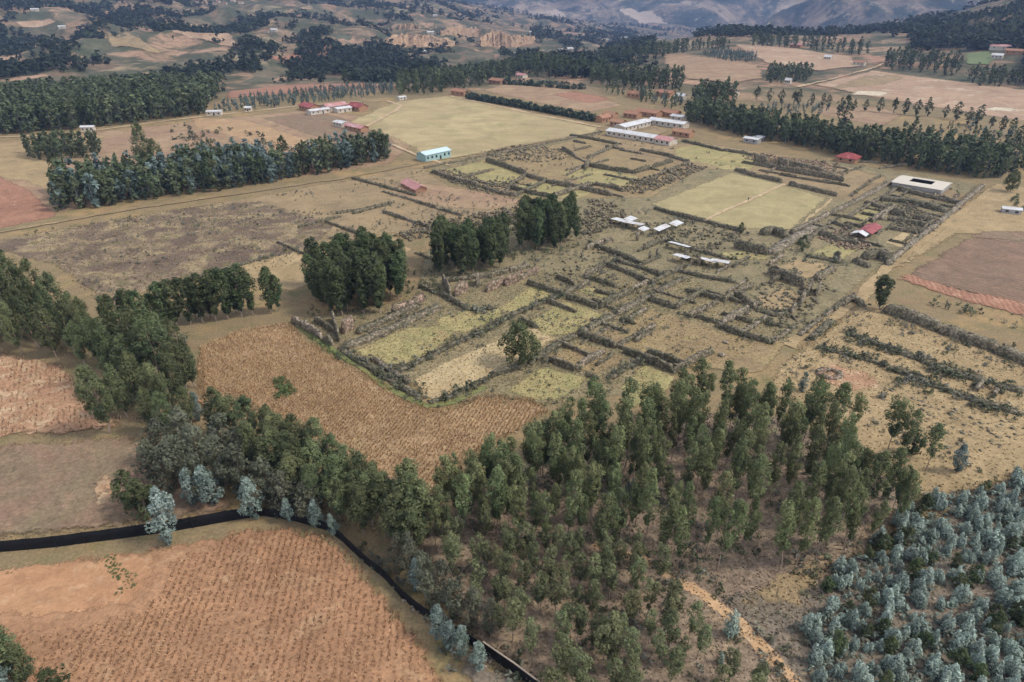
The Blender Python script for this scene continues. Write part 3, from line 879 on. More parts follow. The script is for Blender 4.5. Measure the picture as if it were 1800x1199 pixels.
make_kind('dull', 4, 9, .8, ovoid(2.4, .4), 48, 40, .85, .24, (.10, .102, .066), (.15, .152, .10), .12, 8, bark_dark, seed=5, vary=.3, lobes=.45)
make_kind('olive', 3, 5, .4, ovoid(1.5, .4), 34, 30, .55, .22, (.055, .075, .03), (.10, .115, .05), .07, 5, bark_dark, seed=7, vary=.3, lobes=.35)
make_kind('bluetall', 4, 9, .4, ovoid(1.75, .4), 60, 40, .7, .22, (.11, .145, .118), (.25, .30, .26), .1, 7, bark_dark, LEAF_BLUE, seed=8, vary=.35, lobes=.4)
make_kind('round', 2, 12, 2.4, lambda t: 5.4 * max(.05, math.sqrt(max(0, 1 - (2 * t - .9) ** 2 / 1.25))), 130, 36, 1.15, .38, (.095, .118, .05), (.16, .18, .078), .3, 14, bark_dark, seed=9, vary=.4, lobes=.35, inner=.25)
def make_blue():
    out = []
    for k in range(10):
        r = np.random.default_rng(600 + k)
        Vs, Fs, Ks, cs, o = [], [], [], [], 0
        ns = int(r.integers(4, 8))
        for q in range(ns):
            hh = 5 * (1 if q == 0 else r.uniform(.5, .92))
            a = r.uniform(0, 6.28); d = 0 if q == 0 else r.uniform(.35, .95)
            cx, cy = math.cos(a) * d, math.sin(a) * d
            n = int(210 * hh / 5)
            t = r.beta(1.1, 1.25, n)
            w = .66 * (np.minimum(t / .3, 1) ** .6) * (1 - t) ** .55 + .05
            an = r.uniform(0, 6.28, n); rad = w * np.sqrt(r.uniform(.15, 1, n))
            C = np.stack([cx * (1 - .25 * t) + np.cos(an) * rad, cy * (1 - .25 * t) + np.sin(an) * rad, .15 + t * (hh - .15)], 1)
            Nn = np.stack([np.cos(an), np.sin(an), r.normal(.35, .4, n)], 1) + r.normal(0, .35, (n, 3))
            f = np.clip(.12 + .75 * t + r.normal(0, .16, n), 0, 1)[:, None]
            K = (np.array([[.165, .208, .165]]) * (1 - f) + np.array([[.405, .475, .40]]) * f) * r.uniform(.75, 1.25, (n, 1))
            V, F, K = leaves(C, Nn, .21 * r.uniform(.6, 1.3, n), K, r, aspect=.5, droop=-1.2)
            Vs.append(V); Fs.append(F + o); Ks.append(K); o += len(V); cs.append(np.array([cx, cy, hh * .5]))
        V = np.concatenate(Vs); V[:, 2] = np.maximum(V[:, 2], .03)
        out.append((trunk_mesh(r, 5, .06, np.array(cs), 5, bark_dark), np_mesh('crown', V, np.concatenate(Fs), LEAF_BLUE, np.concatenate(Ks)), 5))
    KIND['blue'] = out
make_blue()
# low crowns for distant trees: fewer, larger sprays, trunk drawn into the same mesh
FAR = {}
def make_far(key, n, h, z0, prof, nclump, nleaf, rc, ls, base, tip, seed, mat=LEAF, **kw):
    out = []
    for k in range(n):
        r = np.random.default_rng(seed * 100 + k)
        V, F, K, cen = crown_cloud(r, h, z0, prof, nclump, nleaf, rc, ls, base, tip=tip, **kw)
        w = .02 * h
        tv = np.array([(-w, 0, -.3), (w, 0, -.3), (w * .5, 0, h * .7), (-w * .5, 0, h * .7), (0, -w, -.3), (0, w, -.3), (0, w * .5, h * .7), (0, -w * .5, h * .7)])
        V = np.concatenate([V, tv]); F = np.concatenate([F, np.array([[0, 1, 2, 3], [4, 5, 6, 7]]) + len(K)])
        K = np.concatenate([K, np.full((8, 3), .16)])
        out.append((V, F, K, np_mesh('tree', V, F, mat, K), h))
    FAR[key] = out
make_far('dark', 6, 16, .8, ovoid(2.4, .5), 19, 8, 1.3, 1.05, (.056, .072, .036), (.104, .122, .058), 11, vary=.35, lobes=.3)
make_far('mid', 6, 13, .6, ovoid(2.5, .45), 19, 8, 1.2, .98, (.078, .096, .050), (.14, .158, .078), 12, vary=.35, lobes=.3)
make_far('bluefar', 5, 9, .5, ovoid(1.9, .4), 18, 9, .95, .75, (.09, .125, .108), (.18, .225, .195), 13, LEAF_BLUE, vary=.3, lobes=.3)
make_far('tiny', 6, 10, .6, ovoid(3.4, .45), 5, 4, 2.1, 2.5, (.026, .036, .024), (.05, .062, .036), 14, vary=.4, lobes=.3)
make_far('bush', 6, 1.6, .0, ovoid(1.0, .4), 7, 6, .46, .34, (.085, .096, .052), (.15, .155, .09), 15, vary=.4, lobes=.4)
make_far('greybush', 5, 1.3, .0, ovoid(1.0, .4), 7, 6, .46, .32, (.15, .145, .11), (.23, .22, .165), 16, vary=.3, lobes=.4)
make_far('rowtree', 6, 14, 1.2, ovoid(2.6, .5), 46, 11, 1.0, .62, (.05, .066, .034), (.10, .118, .056), 18, vary=.35, lobes=.35)
make_far('bluebush', 5, 1.6, .0, ovoid(1.0, .4), 7, 6, .46, .32, (.15, .19, .148), (.30, .355, .29), 19, vary=.3, lobes=.4)
make_far('greenbush', 4, 1.6, .0, ovoid(1.0, .4), 8, 7, .46, .3, (.085, .125, .045), (.15, .19, .07), 20, vary=.3, lobes=.4)
make_far('hedge', 4, 3.0, .0, ovoid(1.5, .45), 12, 10, .7, .45, (.04, .062, .042), (.075, .1, .07), 17, vary=.3, lobes=.25)

_tr = np.random.default_rng(99)
def tree(name, key, P, h, label, cat='tree', group=None, wide=1.0, k=None):
    tm, cm, hh = KIND[key][int(_tr.integers(len(KIND[key]))) if k is None else k]
    s = h / hh
    w = s * wide * _tr.uniform(.9, 1.12)
    o = empty(name, (float(P[0]), float(P[1]), float(P[2])), float(_tr.uniform(0, 6.28)), (w, w, s))
    o.rotation_euler[0], o.rotation_euler[1] = float(_tr.normal(0, .035)), float(_tr.normal(0, .035))
    tag(o, label, cat, group)
    link('trunk', tm, o); link('crown', cm, o)
    return o

def tree_px(name, key, x, yb, yt, label, **kw):
    P = G(x, yb)
    return tree(name, key, P, height_to(P, yt), label, **kw)

def far_tree(name, key, P, h, label, group=None, wide=1.0):
    _, _, _, me, hh = FAR[key][int(_tr.integers(len(FAR[key])))]
    s = h / hh; w = s * wide * _tr.uniform(.85, 1.2)
    o = link(name, me, None, tuple(map(float, P)))
    o.scale = (w, w, s); o.rotation_euler = (0, 0, float(_tr.uniform(0, 6.28)))
    return tag(o, label, 'tree', group)

def merged(name, items, mat, label, cat=None, kind='stuff', parent=None, seed=0, group=None):
    """items: (far key, position, height, wide); one object for what nobody could count"""
    r = np.random.default_rng(seed)
    Vs, Fs, Ks, o = [], [], [], 0
    for key, P, h, w in items:
        V, F, K, _, hh = FAR[key][int(r.integers(len(FAR[key])))]
        s = h / hh; a = r.uniform(0, 6.28); q = s * w * r.uniform(.85, 1.2)
        c, sn = math.cos(a), math.sin(a)
        X = np.stack([(V[:, 0] * c - V[:, 1] * sn) * q, (V[:, 0] * sn + V[:, 1] * c) * q, V[:, 2] * s], 1) + P
        Vs.append(X); Fs.append(F + o); Ks.append(np.clip(K * r.uniform(.72, 1.3), 0, .9)); o += len(V)
    me = np_mesh(name, np.concatenate(Vs), np.concatenate(Fs), mat, np.concatenate(Ks))
    ob = link(name, me, parent)
    return tag(ob, label, cat, group, kind)

# ---- plantation of slim eucalyptus, middle foreground
POLY_PLANT = [(775, 895), (880, 842), (960, 800), (1060, 775), (1200, 742), (1320, 742), (1430, 775), (1575, 880), (1580, 960), (1450, 1012), (1300, 1032), (1180, 1015), (1060, 985), (940, 975), (840, 960)]
POLY_THIN = [(720, 965), (850, 958), (1060, 968), (1200, 1000), (1290, 1120), (1330, 1199), (1340, 1290), (980, 1290), (920, 1199), (830, 1115)]
PATHW = np.array([G(*p)[:2] for p in [(1040, 955), (1130, 985), (1190, 1020), (1240, 1052), (1300, 1100), (1350, 1150), (1400, 1199), (1460, 1270)]])
FENCEW = np.array([G(*p)[:2] for p in [(640, 990), (705, 1052), (800, 1118), (905, 1188), (1010, 1275)]])
YEDGE = np.array([G(*p)[:2] for p in [(1405, 1199), (1420, 1085), (1470, 1005), (1540, 955), (1600, 890), (1700, 868), (1800, 830)]])
PATHPX = [(1185 + 6 * k, 1015 + 5.3 * k) for k in range(36)]
def dist_line(p, L):
    best = 1e9
    for a, b in zip(L[:-1], L[1:]):
        t = np.clip(np.dot(p - a, b - a) / np.dot(b - a, b - a), 0, 1)
        best = min(best, np.hypot(*(p - a - t * (b - a))))
    return best
def plantation():
    for P in scatter(POLY_PLANT, 3.4, .48, 5, lambda x, y: .45 + .6 * vnoise(x / 9, y / 9, 4)):
        if dist_line(P[:2], PATHW) < 1.2:
            continue
        x, y = pix(P)
        if any(abs(q[0] - x) < 12 and q[1] < y and q[1] > y - 60 for q in PATHPX):
            continue
        h = _tr.uniform(9, 15.5) * (1.12 if y < 800 else 1.0) * (.88 if x > 1480 else 1)
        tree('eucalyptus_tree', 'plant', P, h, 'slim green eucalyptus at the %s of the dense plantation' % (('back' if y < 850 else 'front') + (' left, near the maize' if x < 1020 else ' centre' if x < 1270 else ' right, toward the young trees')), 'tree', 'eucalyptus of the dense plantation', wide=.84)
    for P in scatter(POLY_THIN, 2.7, .46, 6, lambda x, y: .5 + .4 * vnoise(x / 7, y / 7, 9)):
        h = _tr.uniform(6, 9.5)
        xb, yb = pix(P); yt = pix((P[0], P[1], h))[1]
        if dist_line(P[:2], PATHW) < 2.0 or any(abs(q[0] - xb) < 17 and yt < q[1] < yb for q in PATHPX):
            continue
        tree('young_eucalyptus_tree', 'thin', P, h, 'thin sparse eucalyptus in brown leaf litter, %s' % ('beside the black fence' if dist_line(P[:2], FENCEW) < 9 else 'beside the orange footpath' if dist_line(P[:2], PATHW) < 7 else 'just below the dense stand' if yb < 1080 else 'near the bottom edge'), 'tree', 'thin eucalyptus in the open lower plantation')
    for x, b, t in [(785, 905, 800), (802, 890, 795), (830, 882, 790), (850, 922, 812), (815, 942, 832), (872, 942, 822), (788, 948, 855), (852, 872, 788), (882, 884, 782), (908, 902, 800), (765, 962, 885), (840, 905, 820), (895, 930, 815), (930, 850, 745), (955, 840, 735)]:
        tree_px('eucalyptus_tree', 'plant', x, b, t, 'slim eucalyptus where the plantation meets the left tree belt', group='eucalyptus between plantation and belt', wide=1.0)
    ex = [(1215, 735, 632, 'tall dark eucalyptus spire at the back edge of the plantation'), (1270, 735, 640, 'dark rounded eucalyptus beside the tall spire at the plantation back'),
          (1045, 775, 668, 'broad bright topped eucalyptus at the left back of the plantation'), (1435, 755, 680, 'separate eucalyptus on golden grass right of the plantation'),
          (1492, 770, 690, 'slim eucalyptus standing second from the right plantation edge'), (1560, 800, 700, 'outlying eucalyptus near the reddish patch'),
          (1580, 810, 722, 'short outlying eucalyptus beside another at the right plantation edge'), (1625, 830, 750, 'small outlying eucalyptus on the golden slope'),
          (1545, 905, 790, 'dense dark eucalyptus at the right end of the plantation'), (1520, 910, 800, 'bushy dark eucalyptus next to the right end of the plantation')]
    for x, b, t, l in ex:
        tree_px('eucalyptus_tree', 'plant', x, b, t, l, group='outlying eucalyptus of the plantation', wide=1.1)
    for x, b, t, l in [(1680, 830, 780, 'low grey green tree at the top of the young trees'), (1600, 800, 755, 'low bushy tree by the golden slope'), (1410, 690, 655, 'low bluish shrub behind the plantation')]:
        tree_px('small_tree', 'bluetall' if x != 1600 else 'olive', x, b, t, l)
    for x, b, t, l in [(1108, 880, 840, 'blue grey sapling inside the plantation'), (1265, 1170, 1145, 'small blue grey sapling beside the orange footpath'), (1280, 1120, 1070, 'bluish sapling leaning over the orange footpath'), (930, 800, 762, 'pale blue sapling at the maize edge of the plantation')]:
        tree_px('sapling', 'blue', x, b, t, l, group='blue saplings in the plantation')
    for P in scatter([(1405, 1150), (1420, 1085), (1470, 1005), (1540, 955), (1600, 890), (1700, 868), (1800, 830), (1900, 850), (1960, 1290), (1430, 1290)], 2.15, .46, 8, lambda x, y: .72 + .35 * vnoise(x / 6, y / 6, 2)):
        if _tr.random() < .13:
            tree('dark_shrub', 'olive', P, _tr.uniform(2.4, 4.2), 'dark green shrub among the young blue green eucalyptus', 'shrub', 'dark shrubs among the young trees')
        else:
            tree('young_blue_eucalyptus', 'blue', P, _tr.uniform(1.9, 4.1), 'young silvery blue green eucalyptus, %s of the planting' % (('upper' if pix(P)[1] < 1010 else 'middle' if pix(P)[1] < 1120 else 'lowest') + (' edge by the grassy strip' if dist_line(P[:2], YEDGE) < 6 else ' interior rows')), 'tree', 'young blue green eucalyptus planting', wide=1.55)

# ---- tree belts on the left
def belts():
    g = 'big eucalyptus of the left tree belt'
    lab = 'large dark eucalyptus in the tree belt at the left edge'
    for x, b, t in [(15, 560, 420), (50, 572, 436), (85, 578, 455), (30, 600, 470), (-25, 600, 440), (110, 592, 482), (70, 612, 505), (140, 606, 515), (100, 628, 532),
                    (165, 628, 538), (185, 642, 562), (150, 644, 566), (0, 622, 505), (-45, 580, 430), (40, 625, 520), (120, 610, 545), (60, 585, 470), (100, 600, 500), (20, 585, 450), (130, 622, 530), (175, 640, 555), (200, 655, 575), (160, 612, 525)]:
        tree_px('eucalyptus_tree', 'belt', x, b, t, lab, group=g, wide=.9)
    lab = 'big shaggy eucalyptus between the left tree belt and the orange maize'
    for x, b, t in [(225, 680, 555), (262, 690, 545), (300, 700, 545), (330, 690, 562), (345, 682, 596), (215, 700, 600), (250, 720, 620), (285, 735, 640), (310, 740, 660), (235, 650, 530), (275, 660, 540), (205, 668, 575), (240, 705, 590), (320, 715, 610), (270, 760, 680), (300, 770, 690), (225, 735, 640), (335, 750, 680)]:
        tree_px('eucalyptus_tree', 'belt', x, b, t, lab, group='shaggy eucalyptus by the maize field', wide=.95)
    tree_px('eucalyptus_tree', 'belt', 192, 762, 640, 'lone leaning eucalyptus with bare trunk at the reddish field', wide=1.15)
    lab = 'dark eucalyptus in the row behind the orange maize field'
    for x, b, t in [(205, 600, 520), (232, 595, 512), (258, 588, 512), (290, 580, 498), (312, 575, 492), (335, 572, 490), (358, 568, 484), (380, 566, 476), (402, 562, 470), (425, 558, 466),
                    (446, 556, 478), (478, 552, 472), (370, 558, 490), (345, 560, 488), (300, 570, 505), (275, 578, 515), (415, 552, 474), (490, 548, 485)]:
        tree_px('eucalyptus_tree', 'grove', x, b, t, lab, group='dark eucalyptus row behind the maize', wide=1.15)
    lab = 'green eucalyptus in the belt running down beside the black fence'
    for x, b, t in [(385, 770, 682), (412, 775, 690), (440, 785, 700), (470, 800, 716), (500, 812, 722), (530, 822, 735), (555, 838, 745), (585, 850, 770), (610, 868, 785), (640, 885, 800), (665, 905, 822),
                    (690, 930, 835), (715, 935, 815), (738, 945, 825), (700, 965, 868), (655, 925, 842), (625, 905, 825), (590, 890, 805), (555, 875, 780), (520, 855, 762), (485, 845, 750), (450, 830, 740), (640, 940, 860), (600, 915, 835), (560, 900, 815), (530, 890, 800), (720, 975, 885)]:
        tree_px('eucalyptus_tree', 'belt', x, b, t, lab, group='eucalyptus belt beside the black fence', wide=1.25)
    lab = 'olive eucalyptus growing along the lower black fence'
    for x, b, t in [(720, 1000, 935), (750, 1040, 975), (780, 1060, 985), (800, 1090, 1010), (760, 1075, 1010), (830, 1105, 1040), (860, 1120, 1060), (700, 1010, 945), (735, 1030, 955)]:
        tree_px('eucalyptus_tree', 'dull', x, b, t, lab, group='olive trees along the lower fence', wide=.8)
    lab = 'dull olive bushy tree behind the black fence'
    for x, b, t in [(270, 850, 775), (300, 870, 780), (330, 850, 765), (355, 880, 805), (400, 860, 770), (430, 875, 790), (480, 885, 810), (290, 820, 740), (325, 800, 720), (360, 830, 745), (395, 810, 735), (505, 905, 830), (545, 915, 850), (430, 830, 750)]:
        tree_px('bushy_tree', 'dull', x, b, t, lab, group='dull olive trees behind the black fence', wide=1.05)
    for x, b, t, l in [(300, 957, 866, 'blue green eucalyptus standing before the black fence'), (452, 912, 842, 'blue green tree at the corner of the black fence'), (340, 890, 826, 'left blue green tree behind the black fence'),
                       (375, 888, 818, 'blue green tree just right of another behind the fence'), (405, 842, 795, 'blue green crown above the olive bushy trees'), (510, 918, 876, 'small blue green tree right of the fence corner'),
                       (555, 928, 880, 'second small blue green tree right of the fence corner'), (588, 942, 905, 'smallest blue green tree where the fence turns down'), (350, 740, 690, 'bluish tree beside the bare earth gap'),
                       (378, 775, 735, 'low bluish tree under the belt by the maize'), (768, 1125, 1068, 'blue green tree at the lower maize corner'), (812, 1155, 1105, 'blue green tree along the lower stony bank'),
                       (842, 1175, 1130, 'last blue green tree before the bottom edge'), (735, 1040, 985, 'pale blue tree on the stony bank'), (790, 1140, 1092, 'blue green bush between two others on the bank')]:
        tree_px('blue_eucalyptus', 'bluetall', x, b, t, l, group='blue green trees along the black fence', wide=1.05)
    for x, b, t, l in [(232, 890, 830, 'small olive tree in the grey fallow field'), (262, 915, 850, 'small dark tree next to the fence tree')]:
        tree_px('small_tree', 'olive', x, b, t, l, wide=1.2)
    for x, b, t, l in [(15, 1200, 1095, 'dark tree cut by the lower left corner'), (48, 1205, 1135, 'dark small tree right of the corner tree'), (98, 1225, 1183, 'low dark crown at the bottom left edge')]:
        tree_px('corner_tree', 'olive' if x > 90 else 'belt', x, b, t, l, wide=1.3)
    tree_px('blue_eucalyptus', 'bluetall', 15, 1235, 1168, 'blue green crown at the very bottom left', wide=1.4)

# ---- dark groves in the ruins, single trees
def groves():
    for poly, top, lab, sd in [([(535, 545), (610, 562), (695, 545), (716, 518), (716, 492), (650, 480), (560, 502)], 15, 'dark tall eucalyptus in the large grove at the ruin corner', 1),
                               ([(752, 490), (835, 488), (902, 470), (895, 445), (830, 450), (762, 462)], 14, 'dark tall eucalyptus in the middle grove above the pink walls', 2),
                               ([(910, 444), (1000, 440), (1020, 418), (1002, 398), (914, 414)], 14, 'dark tall eucalyptus in the small grove near the white shelters', 3)]:
        for P in scatter(poly, 4.3, .4, 40 + sd):
            tree('eucalyptus_tree', 'grove', P, top * _tr.uniform(.86, 1.12), lab, 'tree', 'dark eucalyptus grove %s' % ('at the ruin corner', 'above the pink walls', 'near the white shelters')[sd - 1], wide=1.1)
    tree_px('round_tree', 'round', 915, 642, 572, 'lone round tree on the pale straw plot in the ruins', k=0, wide=.8)
    tree_px('dark_tree', 'grove', 1546, 545, 485, 'lone dark tree at the corner of the ploughed field', wide=1.5)
    tree_px('round_tree', 'round', 1775, 338, 300, 'lone tree near the right edge above the golden grass', wide=.7)
    for x, b, t, l in [(265, 318, 216, 'tall dark tree rising above the blue green wood'), (283, 322, 245, 'lower crown beside the tall dark tree')]:
        tree_px('tall_tree', 'belt', x, b, t, l, wide=1.05)
    for x, b, t, l in [(660, 262, 228, 'leaning dark sapling left of the blue hall'), (676, 275, 238, 'slim dark tree left of the blue hall'), (500, 275, 240, 'slim dark tree among orange plots'), (545, 280, 255, 'small dark tree at the back of the blue green wood'), (95, 305, 280, 'small crooked tree beside the small grove'), (1302, 412, 392, 'small dark tree at the plaza edge'), (1410, 442, 415, 'dark shrub tree beside the raised causeway')]:
        tree_px('small_tree', 'olive', x, b, t, l, wide=1.1)

def far_woods():
    def wood(poly, sp, keys, hr, lab, grp, seed, name='wood_tree', wide=1.0):
        for P in scatter(poly, sp, .42, seed):
            key, h = keys[int(_tr.integers(len(keys)))], _tr.uniform(*hr)
            if name == 'wood_tree':
                cand.append((h / depth(P), key, P, h, lab, grp, wide))
            else:
                far_tree(name, key, P, h, lab, grp, wide)
    cand = []
    wood([(95, 376), (170, 368), (250, 356), (360, 340), (470, 325), (450, 300), (360, 300), (300, 318), (180, 322), (110, 335)], 4.0, ['dark', 'mid', 'mid', 'bluefar'], (10, 15), 'eucalyptus in the long blue green wood behind the road', 'trees of the blue green wood', 61)
    wood([(300, 318), (400, 305), (470, 325), (520, 315), (530, 300), (430, 285), (330, 290)], 4.2, ['bluefar', 'bluefar', 'mid'], (9, 13), 'pale blue green eucalyptus at the back of the blue green wood', 'pale trees of the blue green wood', 62, 'pale_tree')
    wood([(520, 315), (600, 300), (682, 284), (690, 268), (600, 275), (530, 298)], 4.2, ['dark', 'mid', 'mid', 'bluefar'], (10, 14), 'eucalyptus at the narrow right end of the blue green wood', 'trees at the right end of the wood', 63)
    wood([(42, 280), (100, 285), (178, 275), (180, 262), (100, 262), (45, 268)], 4.4, ['dark', 'mid'], (9, 12), 'tree in the small oval grove on yellow grass', 'oval grove on yellow grass', 64, 'grove_tree')
    wood([(-160, 246), (0, 240), (130, 230), (250, 216), (362, 202), (362, 190), (250, 196), (120, 202), (0, 206), (-160, 210)], 5.6, ['dark', 'mid', 'mid'], (14, 19), 'tree at the front of the dark wood by the road', 'dark wood by the road', 65)
    wood([(1200, 212), (1300, 240), (1400, 258), (1480, 276), (1600, 298), (1740, 318), (1800, 300), (1700, 288), (1560, 268), (1440, 245), (1300, 220), (1215, 200)], 4.4, ['dark', 'dark', 'mid'], (11, 15), 'dark tree in the long wood behind the ruins', 'long wood behind the ruins', 66)
    cand.sort(key=lambda c: -c[0])
    for _, key, P, h, lab, grp, wide in cand[:285]:
        far_tree('wood_tree', key, P, h, lab, grp, wide)
    items = [(key, P, h, wide) for _, key, P, h, lab, grp, wide in cand[285:]]
    def mass(poly, sp, keys, hr, seed, wide=1.0):
        for P in scatter(poly, sp, .45, seed):
            items.append((keys[int(_tr.integers(len(keys)))], P, _tr.uniform(*hr), wide))
    mass([(-160, 208), (0, 203), (130, 198), (250, 190), (370, 186), (400, 160), (300, 160), (150, 165), (0, 175), (-160, 180)], 9, ['mid', 'dark', 'mid'], (13, 18), 71, 1.2)
    mass([(1560, 262), (1700, 285), (1820, 300), (1900, 280), (1820, 265), (1700, 262), (1600, 245)], 8, ['mid', 'dark'], (9, 13), 72)
    merged('woodland', items, LEAF_STUFF, 'dense back part of the dark woods on the plain', seed=1)
    items.clear()
    mass([(375, 200), (540, 185), (690, 166), (690, 152), (560, 160), (400, 180)], 6.5, ['bluefar'], (4, 6.5), 73)
    merged('young_plantation', items, LEAF_STUFF, 'band of blue green young eucalyptus below the red field', seed=2)
    items.clear()
    mass([(1380, 192), (1420, 185), (1470, 195), (1440, 205), (1390, 203)], 7, ['bluefar'], (3, 5), 74)
    mass([(1320, 190), (1380, 185), (1390, 205), (1330, 205)], 9, ['bluefar'], (3, 6), 75)
    mass([(1650, 225), (1740, 232), (1800, 245), (1800, 262), (1700, 250), (1640, 240)], 10, ['bluefar', 'mid'], (4, 8), 76)
    merged('young_plantation', items, LEAF_STUFF, 'patches of blue green young trees behind the long wood', seed=3)
    items.clear()
    mass([(1235, 98), (1270, 92), (1330, 100), (1325, 112), (1280, 110)], 7, ['bluefar'], (5, 7), 77)
    merged('young_plantation', items, LEAF_STUFF, 'blue green planted strip on the far tan field', seed=4)
    items.clear()
    # dark belts around the far fields
    mass([(700, 168), (760, 165), (840, 155), (900, 138), (900, 126), (800, 140), (700, 152)], 10, ['dark', 'mid'], (12, 18), 78)
    mass([(890, 135), (1020, 142), (1040, 130), (1000, 118), (900, 120)], 10, ['dark'], (13, 18), 79)
    mass([(1035, 148), (1100, 160), (1200, 162), (1200, 145), (1100, 138), (1040, 132)], 9, ['dark'], (13, 17), 80)
    mass([(1050, 112), (1130, 112), (1210, 92), (1210, 84), (1120, 98), (1050, 105)], 14, ['dark', 'mid'], (14, 19), 81)
    mass([(1215, 90), (1280, 92), (1280, 84), (1215, 82)], 12, ['dark'], (12, 16), 82)
    mass([(1320, 84), (1420, 88), (1520, 100), (1530, 94), (1430, 82), (1330, 78)], 13, ['dark'], (14, 18), 83)
    mass([(1345, 148), (1420, 146), (1428, 132), (1350, 130)], 8, ['dark', 'mid'], (11, 14), 84)
    mass([(1560, 125), (1680, 136), (1690, 118), (1600, 106), (1550, 108)], 11, ['dark'], (13, 18), 85)
    mass([(1700, 152), (1800, 156), (1960, 160), (1960, 146), (1800, 142), (1700, 140)], 10, ['dark'], (13, 17), 86)
    mass([(1215, 195), (1290, 195), (1290, 178), (1220, 175)], 8, ['dark'], (14, 20), 87)
    mass([(1060, 160), (1120, 178), (1190, 198), (1200, 185), (1120, 165)], 9, ['mid', 'bluefar'], (7, 11), 88)
    mass([(1600, 80), (1700, 92), (1740, 85), (1800, 72), (2000, 70), (2000, 20), (1850, 10), (1740, 30), (1640, 62)], 15, ['dark'], (12, 16), 89)
    merged('woodland', items, LEAF_STUFF, 'dark woods around the far fields behind the town', seed=5)
    for x, b, t in [(1330, 178, 152), (1352, 180, 156), (1372, 182, 158), (1395, 184, 160), (1402, 185, 158), (1425, 186, 165), (1445, 188, 165), (1455, 190, 168), (1480, 225, 168), (1475, 200, 172), (1500, 195, 175), (1520, 196, 176), (1545, 198, 172),
                    (1570, 200, 172), (1590, 202, 174), (1610, 204, 176), (1630, 205, 172), (1660, 208, 185), (1680, 212, 180), (1700, 220, 190), (1715, 222, 185), (1740, 228, 205), (1760, 232, 205), (1775, 240, 208), (1785, 262, 220)]:
        P = G(x, b)
        far_tree('row_tree', 'rowtree', P, height_to(P, t), 'tree in the loose row along the pinkish field', 'loose tree row along the pinkish field', 1.25)
    for x, b, t in [(610, 152, 120), (708, 166, 148), (728, 166, 148), (745, 167, 150), (760, 165, 146)]:
        P = G(x, b)
        far_tree('single_tree', 'rowtree', P, height_to(P, t), 'dark single tree at the far edge of the sports field', 'single trees beyond the sports field', 1.2)
    # slopes
    r = np.random.default_rng(5)
    n = 72000
    a = r.uniform(-.85, .85, n); d = 720 * (4600 / 720) ** r.random(n)
    x, y = np.sin(a) * d, np.cos(a) * d
    z = T(x, y)
    w = fbm(x / 70, y / 100, 31, 5) + .3 * fbm(x / 400, y / 400, 35, 2)
    dp = y * CP + (CAM_H - z) * SP
    px = 900 + FPX * x / dp; py = 600 - FPX * ((z - CAM_H) * CP + y * SP) / dp
    k = (w > .0 + .28 * r.random(n)) & (px > -60) & (px < 1860) & (py > -30) & (py < 170)
    k &= ~((px > 1150) & (px < 1800) & (py > 66) & ~((px > 1600) & (py < 90)))
    k &= ~((px > 690) & (px < 935) & (py > 40) & (py < 84) & (r.random(n) < .75))
    k = np.nonzero(k)[0][:19000]
    it = [('tiny', np.array([x[i], y[i], z[i]]), r.uniform(4, 11) * (1 + d[i] / 6000), r.uniform(.9, 1.6)) for i in k]
    merged('woodland', it, LEAF_STUFF, 'scattered dark woods over the far slopes', seed=6)

def hedge_line(px, h, label, seed, key='hedge', sp=1.6, wide=1.0):
    P = [G(*p) for p in px]
    out = []
    r = np.random.default_rng(seed)
    for a, b in zip(P[:-1], P[1:]):
        n = max(2, int(np.hypot(*(b - a)[:2]) / sp))
        for k in range(n):
            q = a + (b - a) * (k + r.random()) / n
            q[:2] += r.normal(0, .5, 2); q[2] = float(T(q[0], q[1]))
            out.append((key, q, h * r.uniform(.75, 1.2), wide))
    return merged('hedge', out, LEAF_STUFF, label, 'hedge', 'thing', seed=seed)

plantation(); belts(); groves(); far_woods()
hedge_line([(820, 174), (900, 187), (980, 202), (1045, 214)], 4.5, 'long clipped hedge beside the pale sports field road', 1, sp=1.3, wide=1.2)
hedge_line([(880, 148), (940, 153), (1000, 157), (1030, 158)], 5, 'far hedge behind the brown plot', 2, sp=2)
hedge_line([(1650, 538), (1690, 548), (1730, 555)], 2.0, 'dark hedge at the foot of the red ploughed strip', 3, 'bush')
hedge_line([(1790, 345), (1782, 352), (1790, 366), (1812, 378)], 1.6, 'curved hedge at the right edge', 4, 'bush')

# ------------------------------------------------------------------ ruined walls
STONE = stone_mat('field_stone', lin(144, 130, 110), lin(166, 150, 128), lin(120, 110, 94), 1.5)
STONE_D = stone_mat('lichened_stone', lin(126, 116, 98), lin(146, 134, 112), lin(106, 98, 82), 1.4)
STONE_P = stone_mat('pink_stone', lin(186, 156, 138), lin(168, 136, 118), lin(196, 172, 150), 1.3)
STONE_W = stone_mat('pale_stone', lin(188, 172, 150), lin(172, 154, 134), lin(150, 136, 120), 1.6)
SM = {'s': STONE, 'd': STONE_D, 'p': STONE_P, 'w': STONE_W}

